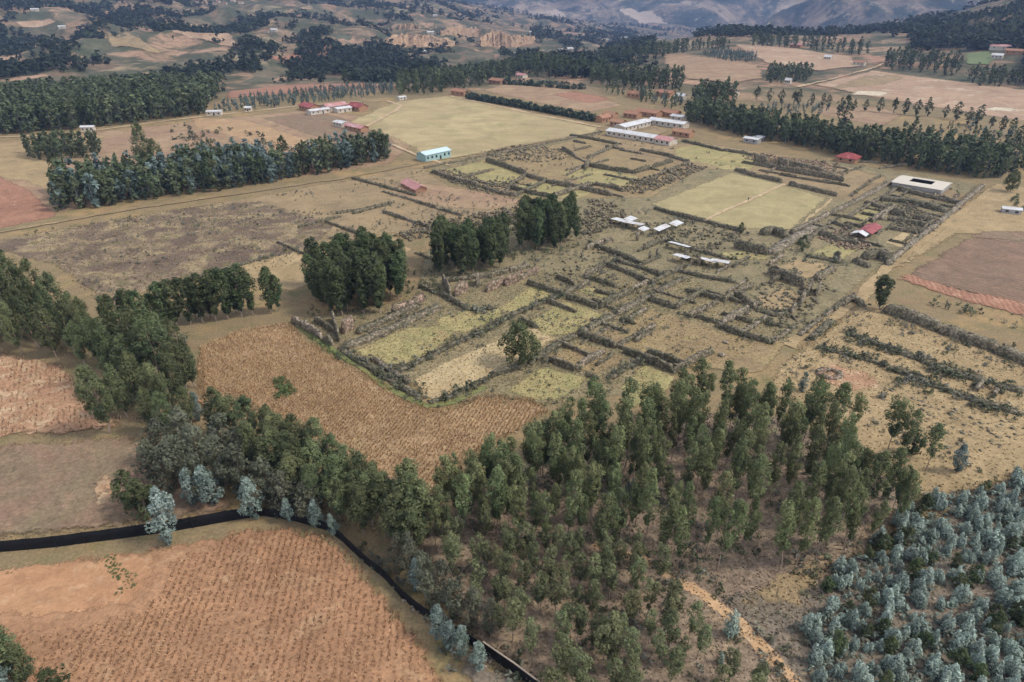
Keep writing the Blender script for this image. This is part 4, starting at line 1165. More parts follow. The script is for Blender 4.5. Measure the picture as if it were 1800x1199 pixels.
def blocks_mesh(name, P, size, mat, r):
    """rough fallen stones, one lumpy block each"""
    base = np.array([(-1, -1, -1), (1, -1, -1), (1, 1, -1), (-1, 1, -1), (-1, -1, 1), (1, -1, 1), (1, 1, 1), (-1, 1, 1)], float)
    fc = np.array([(3, 2, 1, 0), (4, 5, 6, 7), (0, 1, 5, 4), (1, 2, 6, 5), (2, 3, 7, 6), (3, 0, 4, 7)])
    Vs, Fs = [], []
    for k, p in enumerate(P):
        v = base * r.uniform(.55, 1.1, (8, 3)) * size[k] * np.array([.62, .5, .42])
        a = r.uniform(0, 6.28); c, s = math.cos(a), math.sin(a)
        tl = r.uniform(-.4, .4)
        v = v @ np.array([[c, s, 0], [-s, c, 0], [0, 0, 1]]) @ np.array([[1, 0, 0], [0, math.cos(tl), math.sin(tl)], [0, -math.sin(tl), math.cos(tl)]])
        Vs.append(v + p); Fs.append(fc + 8 * k)
    return np_mesh(name, np.concatenate(Vs), np.concatenate(Fs), mat)

_wk = [0]
def wall(px, h, w, mat, veg, where, ragged=.5, rub=.5, name='ruined_wall', kindw=None):
    """one ruined wall: ragged masonry, fallen stones at its foot, and growth along it"""
    _wk[0] += 1
    r = np.random.default_rng(1000 + _wk[0])
    P = [G(*p)[:2] for p in px]
    D = densify(P, .8, .14, _wk[0], closed=False)
    n = len(D)
    o0 = D[n // 2].copy()
    root = empty(name, (float(o0[0]), float(o0[1]), 0))
    w *= .88
    if veg > .8:
        h *= .65
    s = np.arange(n) * .8
    hh = h * (1 + ragged * np.array([float(fbm(q / 5.0 + _wk[0] * 7, .3, 2, 3)) for q in s]) + ragged * .5 * (r.random(n) - .5))
    gap = np.array([float(vnoise(q / 7.0 + _wk[0] * 13, 1.7, 5)) for q in s])
    hh = np.where(gap < .24 * ragged * 1.4, hh * .22, hh)
    hh[0] *= .6; hh[-1] *= .5
    hh = np.maximum(hh, .12)
    V, F = [], []
    for i in range(n):
        t = D[min(i + 1, n - 1)] - D[max(i - 1, 0)]
        t = t / (np.hypot(*t) + 1e-9)
        nn = np.array([-t[1], t[0]])
        c = D[i] - o0
        j = lambda a: r.uniform(-a, a)
        for off, zz in ((-.58, -.3), (-.54, .5), (-.5, .98), (.5, 1.0), (.54, .5), (.58, -.3)):
            q = c + nn * (off * w + j(.1) * w) + t * j(.18)
            V.append((q[0], q[1], zz * hh[i] + (j(.06) * h if zz > .2 else 0)))
        if i:
            a = (i - 1) * 6; b = i * 6
            F += [(a + k, b + k, b + k + 1, a + k + 1) for k in range(5)]
    F += [(0, 1, 2, 3), (0, 3, 4, 5)]
    e = (n - 1) * 6
    F += [(e + 3, e + 2, e + 1, e), (e + 5, e + 4, e + 3, e)]
    V = np.array(V)
    me = np_mesh('masonry', V, np.array(F), SM[mat])
    link('masonry', me, root)
    m = int(n * rub * 1.1)
    if m:
        k = r.integers(0, n, m)
        off = r.normal(0, w * .55 + .2, (m, 2))
        ontop = r.random(m) < .3
        Pb = np.array([[*(D[a] - o0 + (b if not tt else b * .3)), (hh[a] + .05 if tt else .1)] for a, b, tt in zip(k, off, ontop)])
        o = link('rubble', blocks_mesh('rubble', Pb, r.uniform(.35, .85, m), SM[mat], r), root)
        o['kind'] = 'stuff'
    if veg is not None:
        it = []
        for i in range(n):
            for _ in range(2):
                if r.random() < min(1, veg + .1) * .8:
                    q = D[i] - o0 + r.normal(0, (w * .5 + .35) if veg > .8 else (w * .34 + .14), 2)
                    it.append(('bush' if r.random() < .62 else 'greybush', np.array([q[0], q[1], 0.0 if r.random() < .6 else hh[i] * .5]), r.uniform(.5, 1.6) if veg > .8 else r.uniform(.4, 1.1), r.uniform(.8, 1.3)))
        if it:
            merged('overgrowth', it, LEAF_STUFF, None, None, 'stuff', root, _wk[0])
    adj = {'s': 'grey brown stone wall', 'd': 'dark lichened stone wall', 'p': 'pinkish stone wall', 'w': 'pale stone wall'}[mat]
    if veg > .7:
        adj = 'overgrown ' + adj
    elif ragged > .6:
        adj = 'broken ' + adj
    tag(root, (adj + ' ' + where), 'wall', 'ruined walls of the old town', 'thing')
    return root

def walls():
    W = wall
    # near ruins
    W([(515, 567), (548, 586), (585, 609)], 2.2, 1.0, 'w', .15, 'along the green verge at the near left corner', .2)
    W([(556, 566), (590, 586)], 2.0, .9, 's', .2, 'parallel behind the near left corner wall', .3)
    W([(585, 563), (597, 602)], 3.4, .6, 'w', 0, 'end on, tall and thin, below the large grove', .25, .2)
    W([(602, 588), (622, 576)], 4.0, .9, 'p', 0, 'standing high below the large grove', .2, .4)
    W([(605, 614), (650, 598), (690, 580), (740, 558), (775, 541)], 1.4, 2.4, 's', .55, 'sloping behind the yellow green enclosure', .4, .8)
    W([(628, 588), (690, 562), (740, 540)], 1.6, 1.6, 's', .35, 'upper of two below the large grove', .5, .8)
    W([(690, 555), (718, 545), (746, 528)], 2.4, 1.2, 'p', .1, 'crumbling at the right foot of the large grove', .6, 1)
    W([(738, 506), (780, 522), (815, 542)], 1.3, 1.0, 'd', .8, 'running down from the gap between two groves', .4)
    W([(815, 545), (845, 548), (872, 542)], 1.1, 1.2, 'd', .9, 'curving below the pink walls', .4)
    W([(800, 522), (822, 512)], 3.2, .9, 'p', 0, 'left of three under the middle grove', .25, .4)
    W([(779, 500), (792, 524)], 3.2, .6, 'w', 0, 'thin and tall at the foot of the middle grove', .4, .2)
    W([(838, 506), (841, 496)], 3.4, .7, 'w', 0, 'stub like a post under the middle grove', .3, .3)
    W([(855, 515), (886, 500)], 2.8, .9, 'p', 0, 'middle of three under the middle grove', .25, .5)
    W([(888, 504), (925, 488), (945, 480)], 2.2, 1.0, 'p', .1, 'right of three under the middle grove', .6, 1)
    W([(780, 496), (860, 488), (930, 470)], 1.4, 1.6, 's', .3, 'behind the pink walls at the middle grove foot', .6, 1)
    W([(600, 617), (640, 642), (690, 672), (740, 703)], 1.2, 1.6, 'd', .9, 'along the near boundary above the maize', .5)
    W([(655, 632), (695, 660), (720, 675)], 1.0, 1.2, 's', .5, 'short and inside the near boundary', .5, .8)
    W([(672, 668), (740, 637), (800, 606), (850, 584)], 1.2, 1.5, 'd', .95, 'between the straw plot and the yellow green enclosure', .3)
    W([(855, 582), (900, 556), (945, 537), (985, 522)], 1.2, 1.4, 'd', .95, 'behind the lone round tree', .3)
    W([(756, 711), (800, 697), (852, 671)], 1.2, 1.1, 'd', .95, 'along the near end of the straw plot', .3)
    W([(862, 664), (890, 654), (912, 648)], 1.3, 1.2, 'd', .8, 'at the foot of the lone round tree', .4)
    W([(930, 642), (965, 618), (1012, 592)], 1.0, 1.8, 'd', .8, 'rising right from the lone round tree', .5, .9)
    W([(925, 500), (958, 511), (990, 521)], 1.8, .9, 'd', .1, 'closing the golden enclosure', .2)
    W([(995, 526), (1025, 534), (1052, 544)], 1.8, .9, 'd', .2, 'continuing right of the golden enclosure', .2)
    W([(1016, 591), (1048, 602), (1082, 613)], 2.0, .9, 'd', .1, 'straight and bare right of the lone tree', .15)
    W([(966, 636), (1010, 653)], 1.8, .9, 'd', .15, 'short and straight below the brown enclosure', .2)
    W([(915, 566), (945, 579)], 1.4, .8, 'd', .3, 'short, behind the crown of the lone tree', .3)
    W([(1020, 586), (1060, 566), (1110, 541), (1150, 518)], 1.0, 2.2, 's', .55, 'rising across the middle of the near ruins', .5, 1)
    W([(1155, 515), (1180, 502), (1205, 490)], 1.0, 2.0, 's', .5, 'at the upper end of the rising line of rubble', .5, 1)
    W([(1090, 563), (1115, 572)], 1.4, .8, 'd', .3, 'stub beside the large bare court', .3)
    W([(1140, 529), (1186, 544)], 1.8, .9, 'd', .1, 'short and dark above the large bare court', .2)
    W([(1190, 551), (1230, 561), (1268, 572)], 1.3, 1.0, 'd', .4, 'along the back of the large bare court', .5)
    W([(1258, 574), (1300, 590), (1355, 606)], 1.6, 1.1, 'd', .5, 'at the right end of the large bare court', .4)
    W([(1096, 621), (1128, 632), (1182, 656)], 1.8, 1.0, 'd', .2, 'lower of two beside the plantation tops', .3)
    W([(1136, 623), (1170, 634), (1208, 648)], 1.8, .9, 'd', .3, 'upper of two beside the plantation tops', .25)
    W([(1075, 666), (1100, 648), (1132, 636)], 1.0, 1.6, 'd', .9, 'dropping toward the plantation tops', .4)
    W([(1030, 661), (1050, 667)], 1.2, .9, 'd', .3, 'stub at the plantation edge', .3)
    W([(978, 489), (1010, 503)], 1.6, .9, 'd', .2, 'short, right of the crumbling pink wall', .3)
    W([(1035, 491), (1082, 506)], 1.4, 1.0, 'd', .4, 'above the thin yellow enclosure', .4)
    W([(1045, 514), (1088, 524)], 1.3, 1.0, 's', .3, 'beside the thin yellow enclosure', .4)
    W([(1068, 468), (1105, 482), (1142, 500)], 1.5, 1.2, 'd', .6, 'dark and long before the pale standing stones', .4)
    W([(1080, 460), (1130, 474), (1165, 488)], 1.3, 1.0, 'd', .6, 'second line before the pale standing stones', .4)
    W([(1035, 430), (1080, 448), (1130, 466)], 1.4, 1.2, 'd', .6, 'running down from the small grove', .5)
    W([(1205, 512), (1240, 522), (1272, 531)], 1.4, 1.2, 'd', .7, 'beneath the two right white shelters', .4)
    W([(1290, 521), (1308, 532), (1326, 546)], 2.0, 1.0, 's', .2, 'beside the golden mound', .3)
    W([(1190, 478), (1240, 490), (1290, 498)], 1.2, 1.2, 'd', .7, 'below the right white shelters', .5)
    W([(1330, 546), (1360, 556), (1385, 552)], 1.3, 1.8, 'd', .9, 'in front of the golden mound', .5)
    W([(1345, 570), (1380, 575)], 1.0, 1.4, 'd', .9, 'small, near the right boundary track', .5)
    # middle right
    W([(1350, 482), (1380, 494), (1412, 506)], 3.0, 1.1, 's', .1, 'high and slanting below the orange court', .2)
    W([(1432, 494), (1450, 484), (1466, 474)], 2.2, 1.6, 's', .1, 'at the right corner of the orange court', .5, 1)
    W([(1418, 522), (1424, 508)], 3.4, .7, 'w', 0, 'first of the standing stubs by the track', .4, .4)
    W([(1406, 538), (1413, 526)], 3.0, .7, 'w', 0, 'second of the standing stubs by the track', .4, .4)
    W([(1434, 522), (1440, 510)], 3.2, .7, 'w', 0, 'third of the standing stubs by the track', .4, .4)
    W([(1390, 552), (1398, 541)], 2.4, .7, 'w', 0, 'lowest of the standing stubs by the track', .4, .4)
    W([(1352, 448), (1390, 425), (1432, 402)], 1.2, 4.2, 'w', .08, 'wide and flat topped like a causeway', .15, .5)
    W([(1405, 432), (1432, 414), (1450, 404)], 1.4, 1.6, 's', .4, 'behind the wide flat causeway', .5)
    W([(1292, 436), (1320, 444), (1348, 449)], 3.2, 1.6, 'd', .3, 'high and long under the plaza corner', .25)
    W([(1338, 414), (1360, 410), (1382, 420)], 2.6, 2.6, 'd', .2, 'mound shaped at the plaza corner', .3)
    W([(1518, 456), (1545, 452), (1562, 462)], 2.6, 3.0, 'd', .4, 'mound shaped beside the right boundary', .3)
    W([(1500, 460), (1512, 466), (1528, 472)], 1.6, 1.6, 'd', .5, 'low, before the right boundary mound', .4)
    W([(1418, 452), (1450, 458), (1478, 464)], 1.2, 1.2, 'd', .9, 'hedge like before the green court', .4)
    W([(1466, 454), (1476, 462)], 2.6, .8, 's', .1, 'narrow upright stub before the green court', .4)
    W([(1727, 329), (1690, 360), (1650, 394)], 1.6, 1.7, 'w', .05, 'upper right boundary of the town', .15, .4)
    W([(1648, 396), (1610, 425), (1558, 468)], 1.6, 1.7, 'w', .08, 'middle right boundary of the town', .25, .6)
    W([(1500, 520), (1450, 556), (1405, 592)], .9, 1.2, 's', .4, 'low along the lower boundary track', .6, .8)
    W([(1475, 538), (1500, 528), (1515, 540)], 1.4, 2.0, 's', .2, 'heap at the head of the straw path', .6, 1.4)
    W([(1425, 598), (1450, 578), (1462, 566)], 1.2, 1.8, 'd', .7, 'between the track and the straw path', .5)
    # plaza surroundings
    W([(1150, 368), (1200, 384), (1240, 392)], 1.6, 1.1, 'd', .35, 'on the near plaza edge, left half', .35)
    W([(1242, 392), (1275, 402), (1302, 408)], 1.4, 1.1, 'd', .3, 'on the near plaza edge, right half', .4)
    W([(1292, 301), (1330, 312), (1374, 322)], 1.9, 1.2, 's', .15, 'on the far plaza edge, left half', .3)
    W([(1386, 326), (1425, 335), (1470, 346)], 1.9, 1.2, 's', .15, 'on the far plaza edge, right half', .3)
    W([(1332, 290), (1380, 302), (1430, 310), (1482, 320)], 2.4, 1.3, 's', .25, 'second line behind the plaza', .5, .8)
    W([(1325, 286), (1348, 290)], 4.2, 1.3, 's', .2, 'high block behind the plaza, left one', .3)
    W([(1366, 290), (1384, 296)], 3.6, 1.3, 's', .2, 'high block behind the plaza, right one', .4)
    W([(1385, 288), (1425, 296), (1450, 304)], 1.6, 2.4, 's', .3, 'mound shaped in front of the red hip roof', .4)
    W([(1200, 250), (1235, 258), (1268, 266)], 1.6, 1.4, 'd', .5, 'left of the white roof at the long wood', .4)
    W([(1270, 266), (1310, 272), (1345, 280)], 1.5, 1.2, 's', .3, 'in front of the white roof at the long wood', .4)
    W([(1452, 310), (1500, 300), (1520, 292)], .9, 1.0, 's', .1, 'low, below the red hip roof', .5)
    W([(1545, 298), (1600, 290), (1500, 286)], 1.0, 1.0, 's', .1, 'between red hip roof and beige shed', .5)
    # right block
    W([(1568, 322), (1510, 354), (1460, 378)], 1.6, 1.6, 'w', .06, 'upper part of the long processional line', .3, .6)
    W([(1455, 380), (1420, 398), (1390, 412)], 1.6, 1.6, 'w', .08, 'lower part of the long processional line', .3, .6)
    W([(1588, 327), (1545, 352), (1490, 384)], 1.3, 1.2, 's', .06, 'right twin of the processional line', .4, .6)
    W([(1574, 334), (1620, 346), (1690, 361)], 2.0, 1.2, 's', .15, 'just below the beige courtyard shed', .35)
    W([(1545, 352), (1600, 358), (1664, 374)], 2.0, 3.4, 'd', .15, 'broad mound below the beige courtyard shed', .25)
    W([(1520, 358), (1545, 366), (1562, 372)], 1.5, 1.0, 's', .15, 'short, left of the broad mound', .3)
    W([(1565, 376), (1600, 384), (1638, 390)], 2.4, 1.4, 's', .3, 'back wall above the small red roof', .5, 1)
    W([(1560, 388), (1600, 394), (1636, 402)], 1.8, 1.3, 's', .3, 'middle wall above the small red roof', .5, 1)
    W([(1566, 404), (1590, 408), (1612, 413)], 1.5, 1.2, 's', .4, 'front wall beside the small red roof', .5)
    W([(1548, 388), (1558, 376), (1570, 366)], 1.6, 1.6, 'w', .05, 'rising from the small red roof', .4, 1)
    W([(1462, 392), (1482, 400), (1500, 406)], 1.4, 1.2, 's', .3, 'left of the small red roof', .5, 1)
    W([(1440, 412), (1470, 424), (1505, 430)], 1.6, 1.6, 's', .3, 'rubbly, below left of the small red roof', .7, 1.6)
    W([(1555, 452), (1566, 468)], 1.2, 1.0, 'w', .1, 'short slant behind the right boundary mound', .3)
    # far left quarter of the town
    W([(746, 297), (850, 276), (960, 254), (1058, 233)], 1.0, 1.0, 's', .2, 'long and low beside the pale road', .4, .3)
    W([(760, 304), (800, 318), (845, 330)], 1.8, 1.2, 's', .2, 'nearest to the blue hall', .35, .6)
    W([(848, 331), (880, 342), (908, 346)], 1.6, 1.2, 's', .2, 'following on from the blue hall wall', .5, .8)
    W([(855, 285), (890, 296), (925, 309)], 2.2, 1.2, 'd', .25, 'dark between the two left grass courts', .25)
    W([(925, 311), (970, 324), (1030, 336), (1075, 346)], 2.0, 1.2, 's', .2, 'long behind the small grove', .35, .6)
    W([(896, 332), (932, 342), (972, 349)], 1.8, 1.0, 'd', .2, 'before the long grass enclosure', .3)
    W([(890, 340), (900, 325), (925, 310)], 1.3, 1.4, 's', .1, 'joining the two left grass courts', .6, 1.2)
    W([(1002, 240), (1045, 247), (1086, 256)], 1.6, 1.1, 'd', .15, 'in front of the sports field end', .3)
    W([(988, 264), (1000, 270), (1012, 277)], 2.0, 1.1, 's', .2, 'short, above the rubble field', .4, 1)
    W([(1030, 292), (1070, 300), (1115, 306)], 2.0, 1.1, 'd', .2, 'behind the left central grass court', .35, .6)
    W([(1028, 298), (1036, 290)], 3.4, 1.6, 's', .2, 'high lump left of the central grass court', .4, .8)
    W([(1125, 266), (1170, 275), (1212, 287)], 1.8, 1.1, 's', .15, 'below the lawn of the school', .35, .6)
    W([(1045, 326), (1080, 332), (1095, 338)], 1.6, 1.6, 's', .3, 'before the rubble heap', .6, 1)
    W([(1168, 300), (1180, 306), (1192, 310)], 1.8, 1.4, 's', .3, 'at the right of the rubble heap', .6, 1.2)
    W([(1070, 282), (1040, 290), (1010, 278)], .9, .9, 's', .1, 'low fork in the far enclosures', .5, .5)
    # beside the scorched field
    W([(620, 315), (670, 328), (730, 345)], .9, 1.4, 'd', .7, 'low, left of the collapsed red roof', .5, .2)
    W([(590, 376), (640, 370), (690, 358)], .8, 1.2, 'd', .8, 'low in the dry grass behind the first grove', .6, .2)
    # lower right
    W([(1553, 548), (1600, 562), (1650, 582)], 2.4, 3.2, 's', .35, 'thick, starting at the lone dark tree', .25, .7)
    W([(1652, 584), (1700, 600), (1750, 618)], 2.2, 3.0, 's', .4, 'thick middle stretch on the golden slope', .3, .7)
    W([(1752, 620), (1800, 640), (1900, 680)], 2.2, 3.0, 's', .25, 'thick last stretch to the right edge', .25, .5)
    W([(1490, 588), (1560, 614), (1620, 636)], 1.4, 2.2, 'd', .95, 'upper hedge like row on the golden slope', .4)
    W([(1622, 638), (1680, 660), (1740, 676), (1800, 692)], 1.4, 2.2, 'd', .95, 'upper hedge like row near the right edge', .4)
    W([(1445, 615), (1500, 628), (1560, 646)], 1.1, 1.6, 'd', .85, 'lower hedge like row by the reddish patch', .4)
    W([(1562, 648), (1630, 676), (1700, 702), (1790, 730)], 1.3, 2.0, 'd', .9, 'lower hedge like row toward the right edge', .4, .8)
    W([(1715, 690), (1726, 676)], 2.4, .8, 'w', 0, 'pale stub among the lower hedge rows', .4, .6)
    W([(1746, 700), (1752, 690)], 2.0, .7, 'w', 0, 'small pale stub right of another in the hedge rows', .4, .6)
    W([(1545, 702), (1565, 688), (1580, 672)], .7, 1.0, 's', .5, 'low diagonal below the hedge rows', .6, .8)
def cross_walls():
    for k, (px, where) in enumerate([([(800, 318), (868, 300)], 'crossing the green tinged enclosure by the blue hall'), ([(908, 346), (962, 320)], 'crossing before the long grass enclosure'), ([(972, 349), (1042, 326)], 'at the right end of the long grass enclosure'),
             ([(1030, 292), (996, 310)], 'left side of the central grass court'), ([(1086, 257), (1032, 280)], 'crossing the brown court before the sports field end'), ([(1115, 306), (1182, 286)], 'right side of the central grass court'), ([(1212, 287), (1160, 308)], 'between rubble heap and school lawn'),
             ([(1030, 440), (1078, 424)], 'short crossing below the left white shelters'), ([(1060, 472), (1028, 490)], 'short crossing right of the crumbling pink wall'), ([(1142, 500), (1192, 478)], 'crossing before the long middle white sheet'), ([(1165, 488), (1217, 464)], 'crossing toward the short white sheet'),
             ([(1268, 572), (1332, 540)], 'running up to the golden grass mound'), ([(1355, 606), (1398, 576)], 'joining the bare court to the boundary track'), ([(1186, 544), (1238, 516)], 'crossing above the large bare court'), ([(1272, 531), (1322, 506)], 'crossing under the right white shelters'), ([(1302, 590), (1348, 560)], 'crossing in the lower right ruins'),
             ([(990, 521), (1036, 500)], 'crossing behind the golden enclosure'), ([(1052, 544), (1112, 515)], 'side of the thin yellow enclosure'), ([(1082, 613), (1152, 575)], 'left side of the large bare court'), ([(1010, 652), (1062, 622)], 'side of the brown enclosure'), ([(1182, 656), (1252, 622)], 'front of the large bare court'),
             ([(1690, 361), (1660, 384)], 'closing the broad mound on the right'), ([(1640, 390), (1616, 412)], 'closing the right block below the mound'), ([(1562, 372), (1532, 392)], 'short crossing by the small red roof'), ([(1500, 406), (1470, 424)], 'short crossing left of the small red roof'),
             ([(1130, 440), (1180, 420)], 'crossing between the white shelters'), ([(1240, 440), (1292, 418)], 'crossing below the near plaza edge'), ([(1090, 520), (1140, 498)], 'crossing in the middle of the ruins'), ([(1210, 560), (1262, 534)], 'second crossing above the large bare court'), ([(1400, 480), (1352, 500)], 'crossing at the orange court')]):
        wall(px, 1.3 + .4 * (k % 3), .9, 'sdsw'[k % 4], .25 if k % 2 else .45, where, .35, .5)
walls(); cross_walls()

def partitions():
    """thin low room walls on the town's grid"""
    r = np.random.default_rng(808)
    for poly, sp, n, lab in [([(770, 302), (1055, 238), (1215, 270), (1150, 335), (1070, 348), (930, 348), (850, 332)], 13, 20, 'thin low room wall in the far left quarter of the ruins'),
                             ([(1290, 282), (1480, 296), (1560, 312), (1500, 345), (1380, 318)], 11, 14, 'thin low room wall in the strip behind the plaza'),
                             ([(1490, 372), (1580, 330), (1690, 345), (1640, 395), (1570, 450), (1500, 440), (1440, 405)], 9, 24, 'thin low room wall in the right block of the ruins'),
                             ([(1000, 470), (1080, 420), (1300, 430), (1470, 480), (1400, 590), (1280, 560), (1120, 540)], 10, 15, 'thin low room wall in the middle of the ruins'),
                             ([(960, 520), (1080, 540), (1200, 580), (1180, 640), (1050, 640), (960, 590)], 9, 10, 'thin low room wall behind the plantation tops'),
                             ([(640, 500), (760, 420), (905, 372), (990, 395), (900, 440), (760, 460)], 11, 10, 'thin low room wall behind the groves'),
                             ([(420, 470), (560, 380), (720, 330), (900, 360), (760, 395), (600, 430)], 22, 9, 'faint low wall line crossing the dry grass left of the ruins')]:
        S = scatter(poly, sp, .12, int(sp * 7 + n))
        S = S[r.permutation(len(S))[:n]]
        for k, P in enumerate(S):
            ax = AXB if r.random() < .5 else AXA
            L = r.uniform(.35, .75) * sp
            a, b = P[:2] - ax * L, P[:2] + ax * L
            o = wall([pix((*a, 0)), pix((*b, 0))], r.uniform(.7, 1.4), .65, 'sdws'[k % 4], .15 if k % 3 else .5, 'x', .4, .35, name='room_wall')
            o['label'] = lab; o['group'] = lab.replace('thin low room wall', 'room walls').replace('faint low wall line', 'faint wall lines')
partitions()

def stones():
    spots = [(1275, 604, 1.6, 'pale boulder on the large bare court'), (1268, 627, 1.8, 'larger pale boulder below another on the bare court'), (1305, 650, 1.1, 'pale boulder behind the plantation tops'),
             (1120, 424, 2.4, 'tall pale standing stone below the left white shelters'), (1155, 452, 2.0, 'pale standing stone beside another in the ruins'), (1142, 455, 1.6, 'small pale standing stone left of another'),
             (1062, 468, 1.7, 'pale standing stone below the small grove'), (1228, 468, 2.2, 'grey standing stone left of the right white shelters')]
    for k, (x, y, s, l) in enumerate(spots):
        r = np.random.default_rng(300 + k)
        bm = bmesh.new()
        bmesh.ops.create_icosphere(bm, subdivisions=2, radius=s * .5)
        tall = 'standing' in l
        for v in bm.verts:
            v.co *= 1 + .28 * float(fbm(v.co.x * 1.6 + k * 3, v.co.y * 1.6 + v.co.z * 1.3, 7, 3))
            v.co.z *= 1.9 if tall else .6
            if tall:
                v.co.x *= .62; v.co.y *= .5
            v.co.z += s * (.75 if tall else .22)
        me = bpy.data.meshes.new('boulder'); bm.to_mesh(me); bm.free()
        me.materials.append(STONE_W)
        P = G(x, y)
        o = link('boulder', me, None, tuple(P)); tag(o, l, 'boulder', 'pale stones in the ruins')
    r = np.random.default_rng(77)
    def heap(poly, n, s, mat, label, mound=.5):
        lo = scatter(poly, 1.2, .5, n)
        k = r.permutation(len(lo))[:n]
        P = lo[k].copy(); P[:, 2] += r.uniform(0, mound, len(k)) * vnoise(P[:, 0] / 6, P[:, 1] / 6, 3)
        o = link('rubble', blocks_mesh('rubble', P, r.uniform(*s, len(k)), mat, r)); tag(o, label, None, None, 'stuff')
    heap([(690, 415), (740, 395), (830, 380), (900, 365), (945, 372), (900, 395), (800, 408), (720, 425)], 420, (.4, 1.3), STONE, 'rubble ridge behind the groves', 2.2)
    heap([(840, 268), (910, 258), (985, 262), (1000, 280), (950, 288), (880, 282)], 330, (.4, 1.2), STONE, 'field of fallen stones beside the sports field', 1.6)
    heap([(1085, 335), (1110, 318), (1160, 308), (1215, 290), (1245, 295), (1180, 325), (1120, 345)], 360, (.4, 1.2), STONE, 'rubble heap left of the plaza', 1.8)
    heap([(755, 303), (800, 298), (850, 318), (905, 322), (925, 340), (860, 342), (800, 325)], 420, (.4, 1.1), STONE, 'stones strewn by the blue hall', 1.0)
    heap([(1010, 395), (1040, 352), (1090, 365), (1110, 385), (1060, 410), (1030, 425)], 260, (.4, 1.2), STONE, 'stones strewn around the left white shelters', 1.8)
    heap([(1120, 395), (1200, 385), (1330, 415), (1340, 450), (1240, 470), (1150, 440)], 220, (.4, 1.1), STONE_D, 'dark stones strewn among the white shelters', 1.2)
    heap([(1300, 268), (1420, 282), (1480, 290), (1460, 305), (1380, 292), (1310, 282)], 360, (.4, 1.1), STONE_P, 'pinkish stones strewn behind the plaza', 1.0)
    heap([(1440, 420), (1490, 400), (1520, 415), (1530, 440), (1480, 440)], 420, (.4, 1.1), STONE_P, 'pale stones strewn below the small red roof', 1.2)
    heap([(1540, 360), (1600, 360), (1660, 392), (1640, 408), (1580, 400)], 420, (.4, 1.1), STONE, 'stones strewn over the right block of ruins', 1.2)
    heap([(1330, 500), (1440, 490), (1470, 510), (1400, 570), (1350, 560)], 150, (.4, 1.0), STONE, 'stones strewn around the standing stubs', .8)
    heap([(940, 480), (1040, 430), (1140, 470), (1200, 500), (1100, 530), (1000, 500)], 160, (.35, .9), STONE_D, 'stones strewn in the middle of the ruins', .8)
    heap([(1640, 900), (1720, 860), (1850, 860), (1850, 1199), (1600, 1199), (1560, 1050)], 380, (.3, .8), STONE_W, 'pale stones between the young trees', .2)
    heap([(740, 1060), (800, 1090), (900, 1180), (860, 1199), (780, 1130), (700, 1050)], 160, (.3, .8), STONE_W, 'pale stones on the bank by the fence', .2)
    heap([(1600, 700), (1780, 740), (1800, 790), (1700, 800), (1560, 760)], 140, (.3, .9), STONE, 'stones on the golden slope', .3)
    # ring of stones
    c = G(1458, 660); root = empty('stone_ring', tuple(c))
    for k in range(14):
        a = k / 14 * 6.283
        link('stone', blocks_mesh('stone', [np.zeros(3)], [1.3], STONE_P if k % 3 else STONE_W, r), root, (math.cos(a) * 2.4, math.sin(a) * 1.9, .25))
    tag(root, 'small ring of pale stones below the straw path', 'stone ring')
stones()

# ------------------------------------------------------------------ buildings
PT = {'white': paint('white_sheet', lin(208, 206, 204), .55, .22, .5, .3, lin(176, 160, 150)), 'red': paint('red_sheet', lin(150, 72, 70), .55, .25, .7, .3, lin(186, 110, 106)),
      'pinkr': paint('faded_red_sheet', lin(186, 132, 126), .6, .25, .7, .3, lin(206, 178, 176)), 'tile': paint('clay_tile', lin(166, 122, 98), .85, .35, .8, .15, lin(150, 126, 108)),
      'blue': paint('pale_blue_sheet', lin(196, 214, 218), .45, .1, .5, .4), 'teal': paint('teal_wall', lin(150, 176, 172), .8, .15, .7, .2), 'beige': paint('beige_sheet', lin(206, 194, 176), .6, .1, .5, .3),
      'wallw': paint('whitewash', lin(192, 182, 168), .85, .18, .8, .2, lin(190, 168, 146)), 'adobe': paint('adobe', lin(166, 128, 102), .9, .25, .9, .1), 'dark': paint('dark_opening', lin(34, 32, 32), .8, .2, 1, .2),
      'wood': paint('weathered_post', lin(96, 84, 74), .9, .3, 2, .1), 'grey': paint('cement', lin(158, 154, 150), .85, .2, .8, .2), 'darkred': paint('dark_red_sheet', lin(132, 48, 52), .6, .25, .7, .3)}

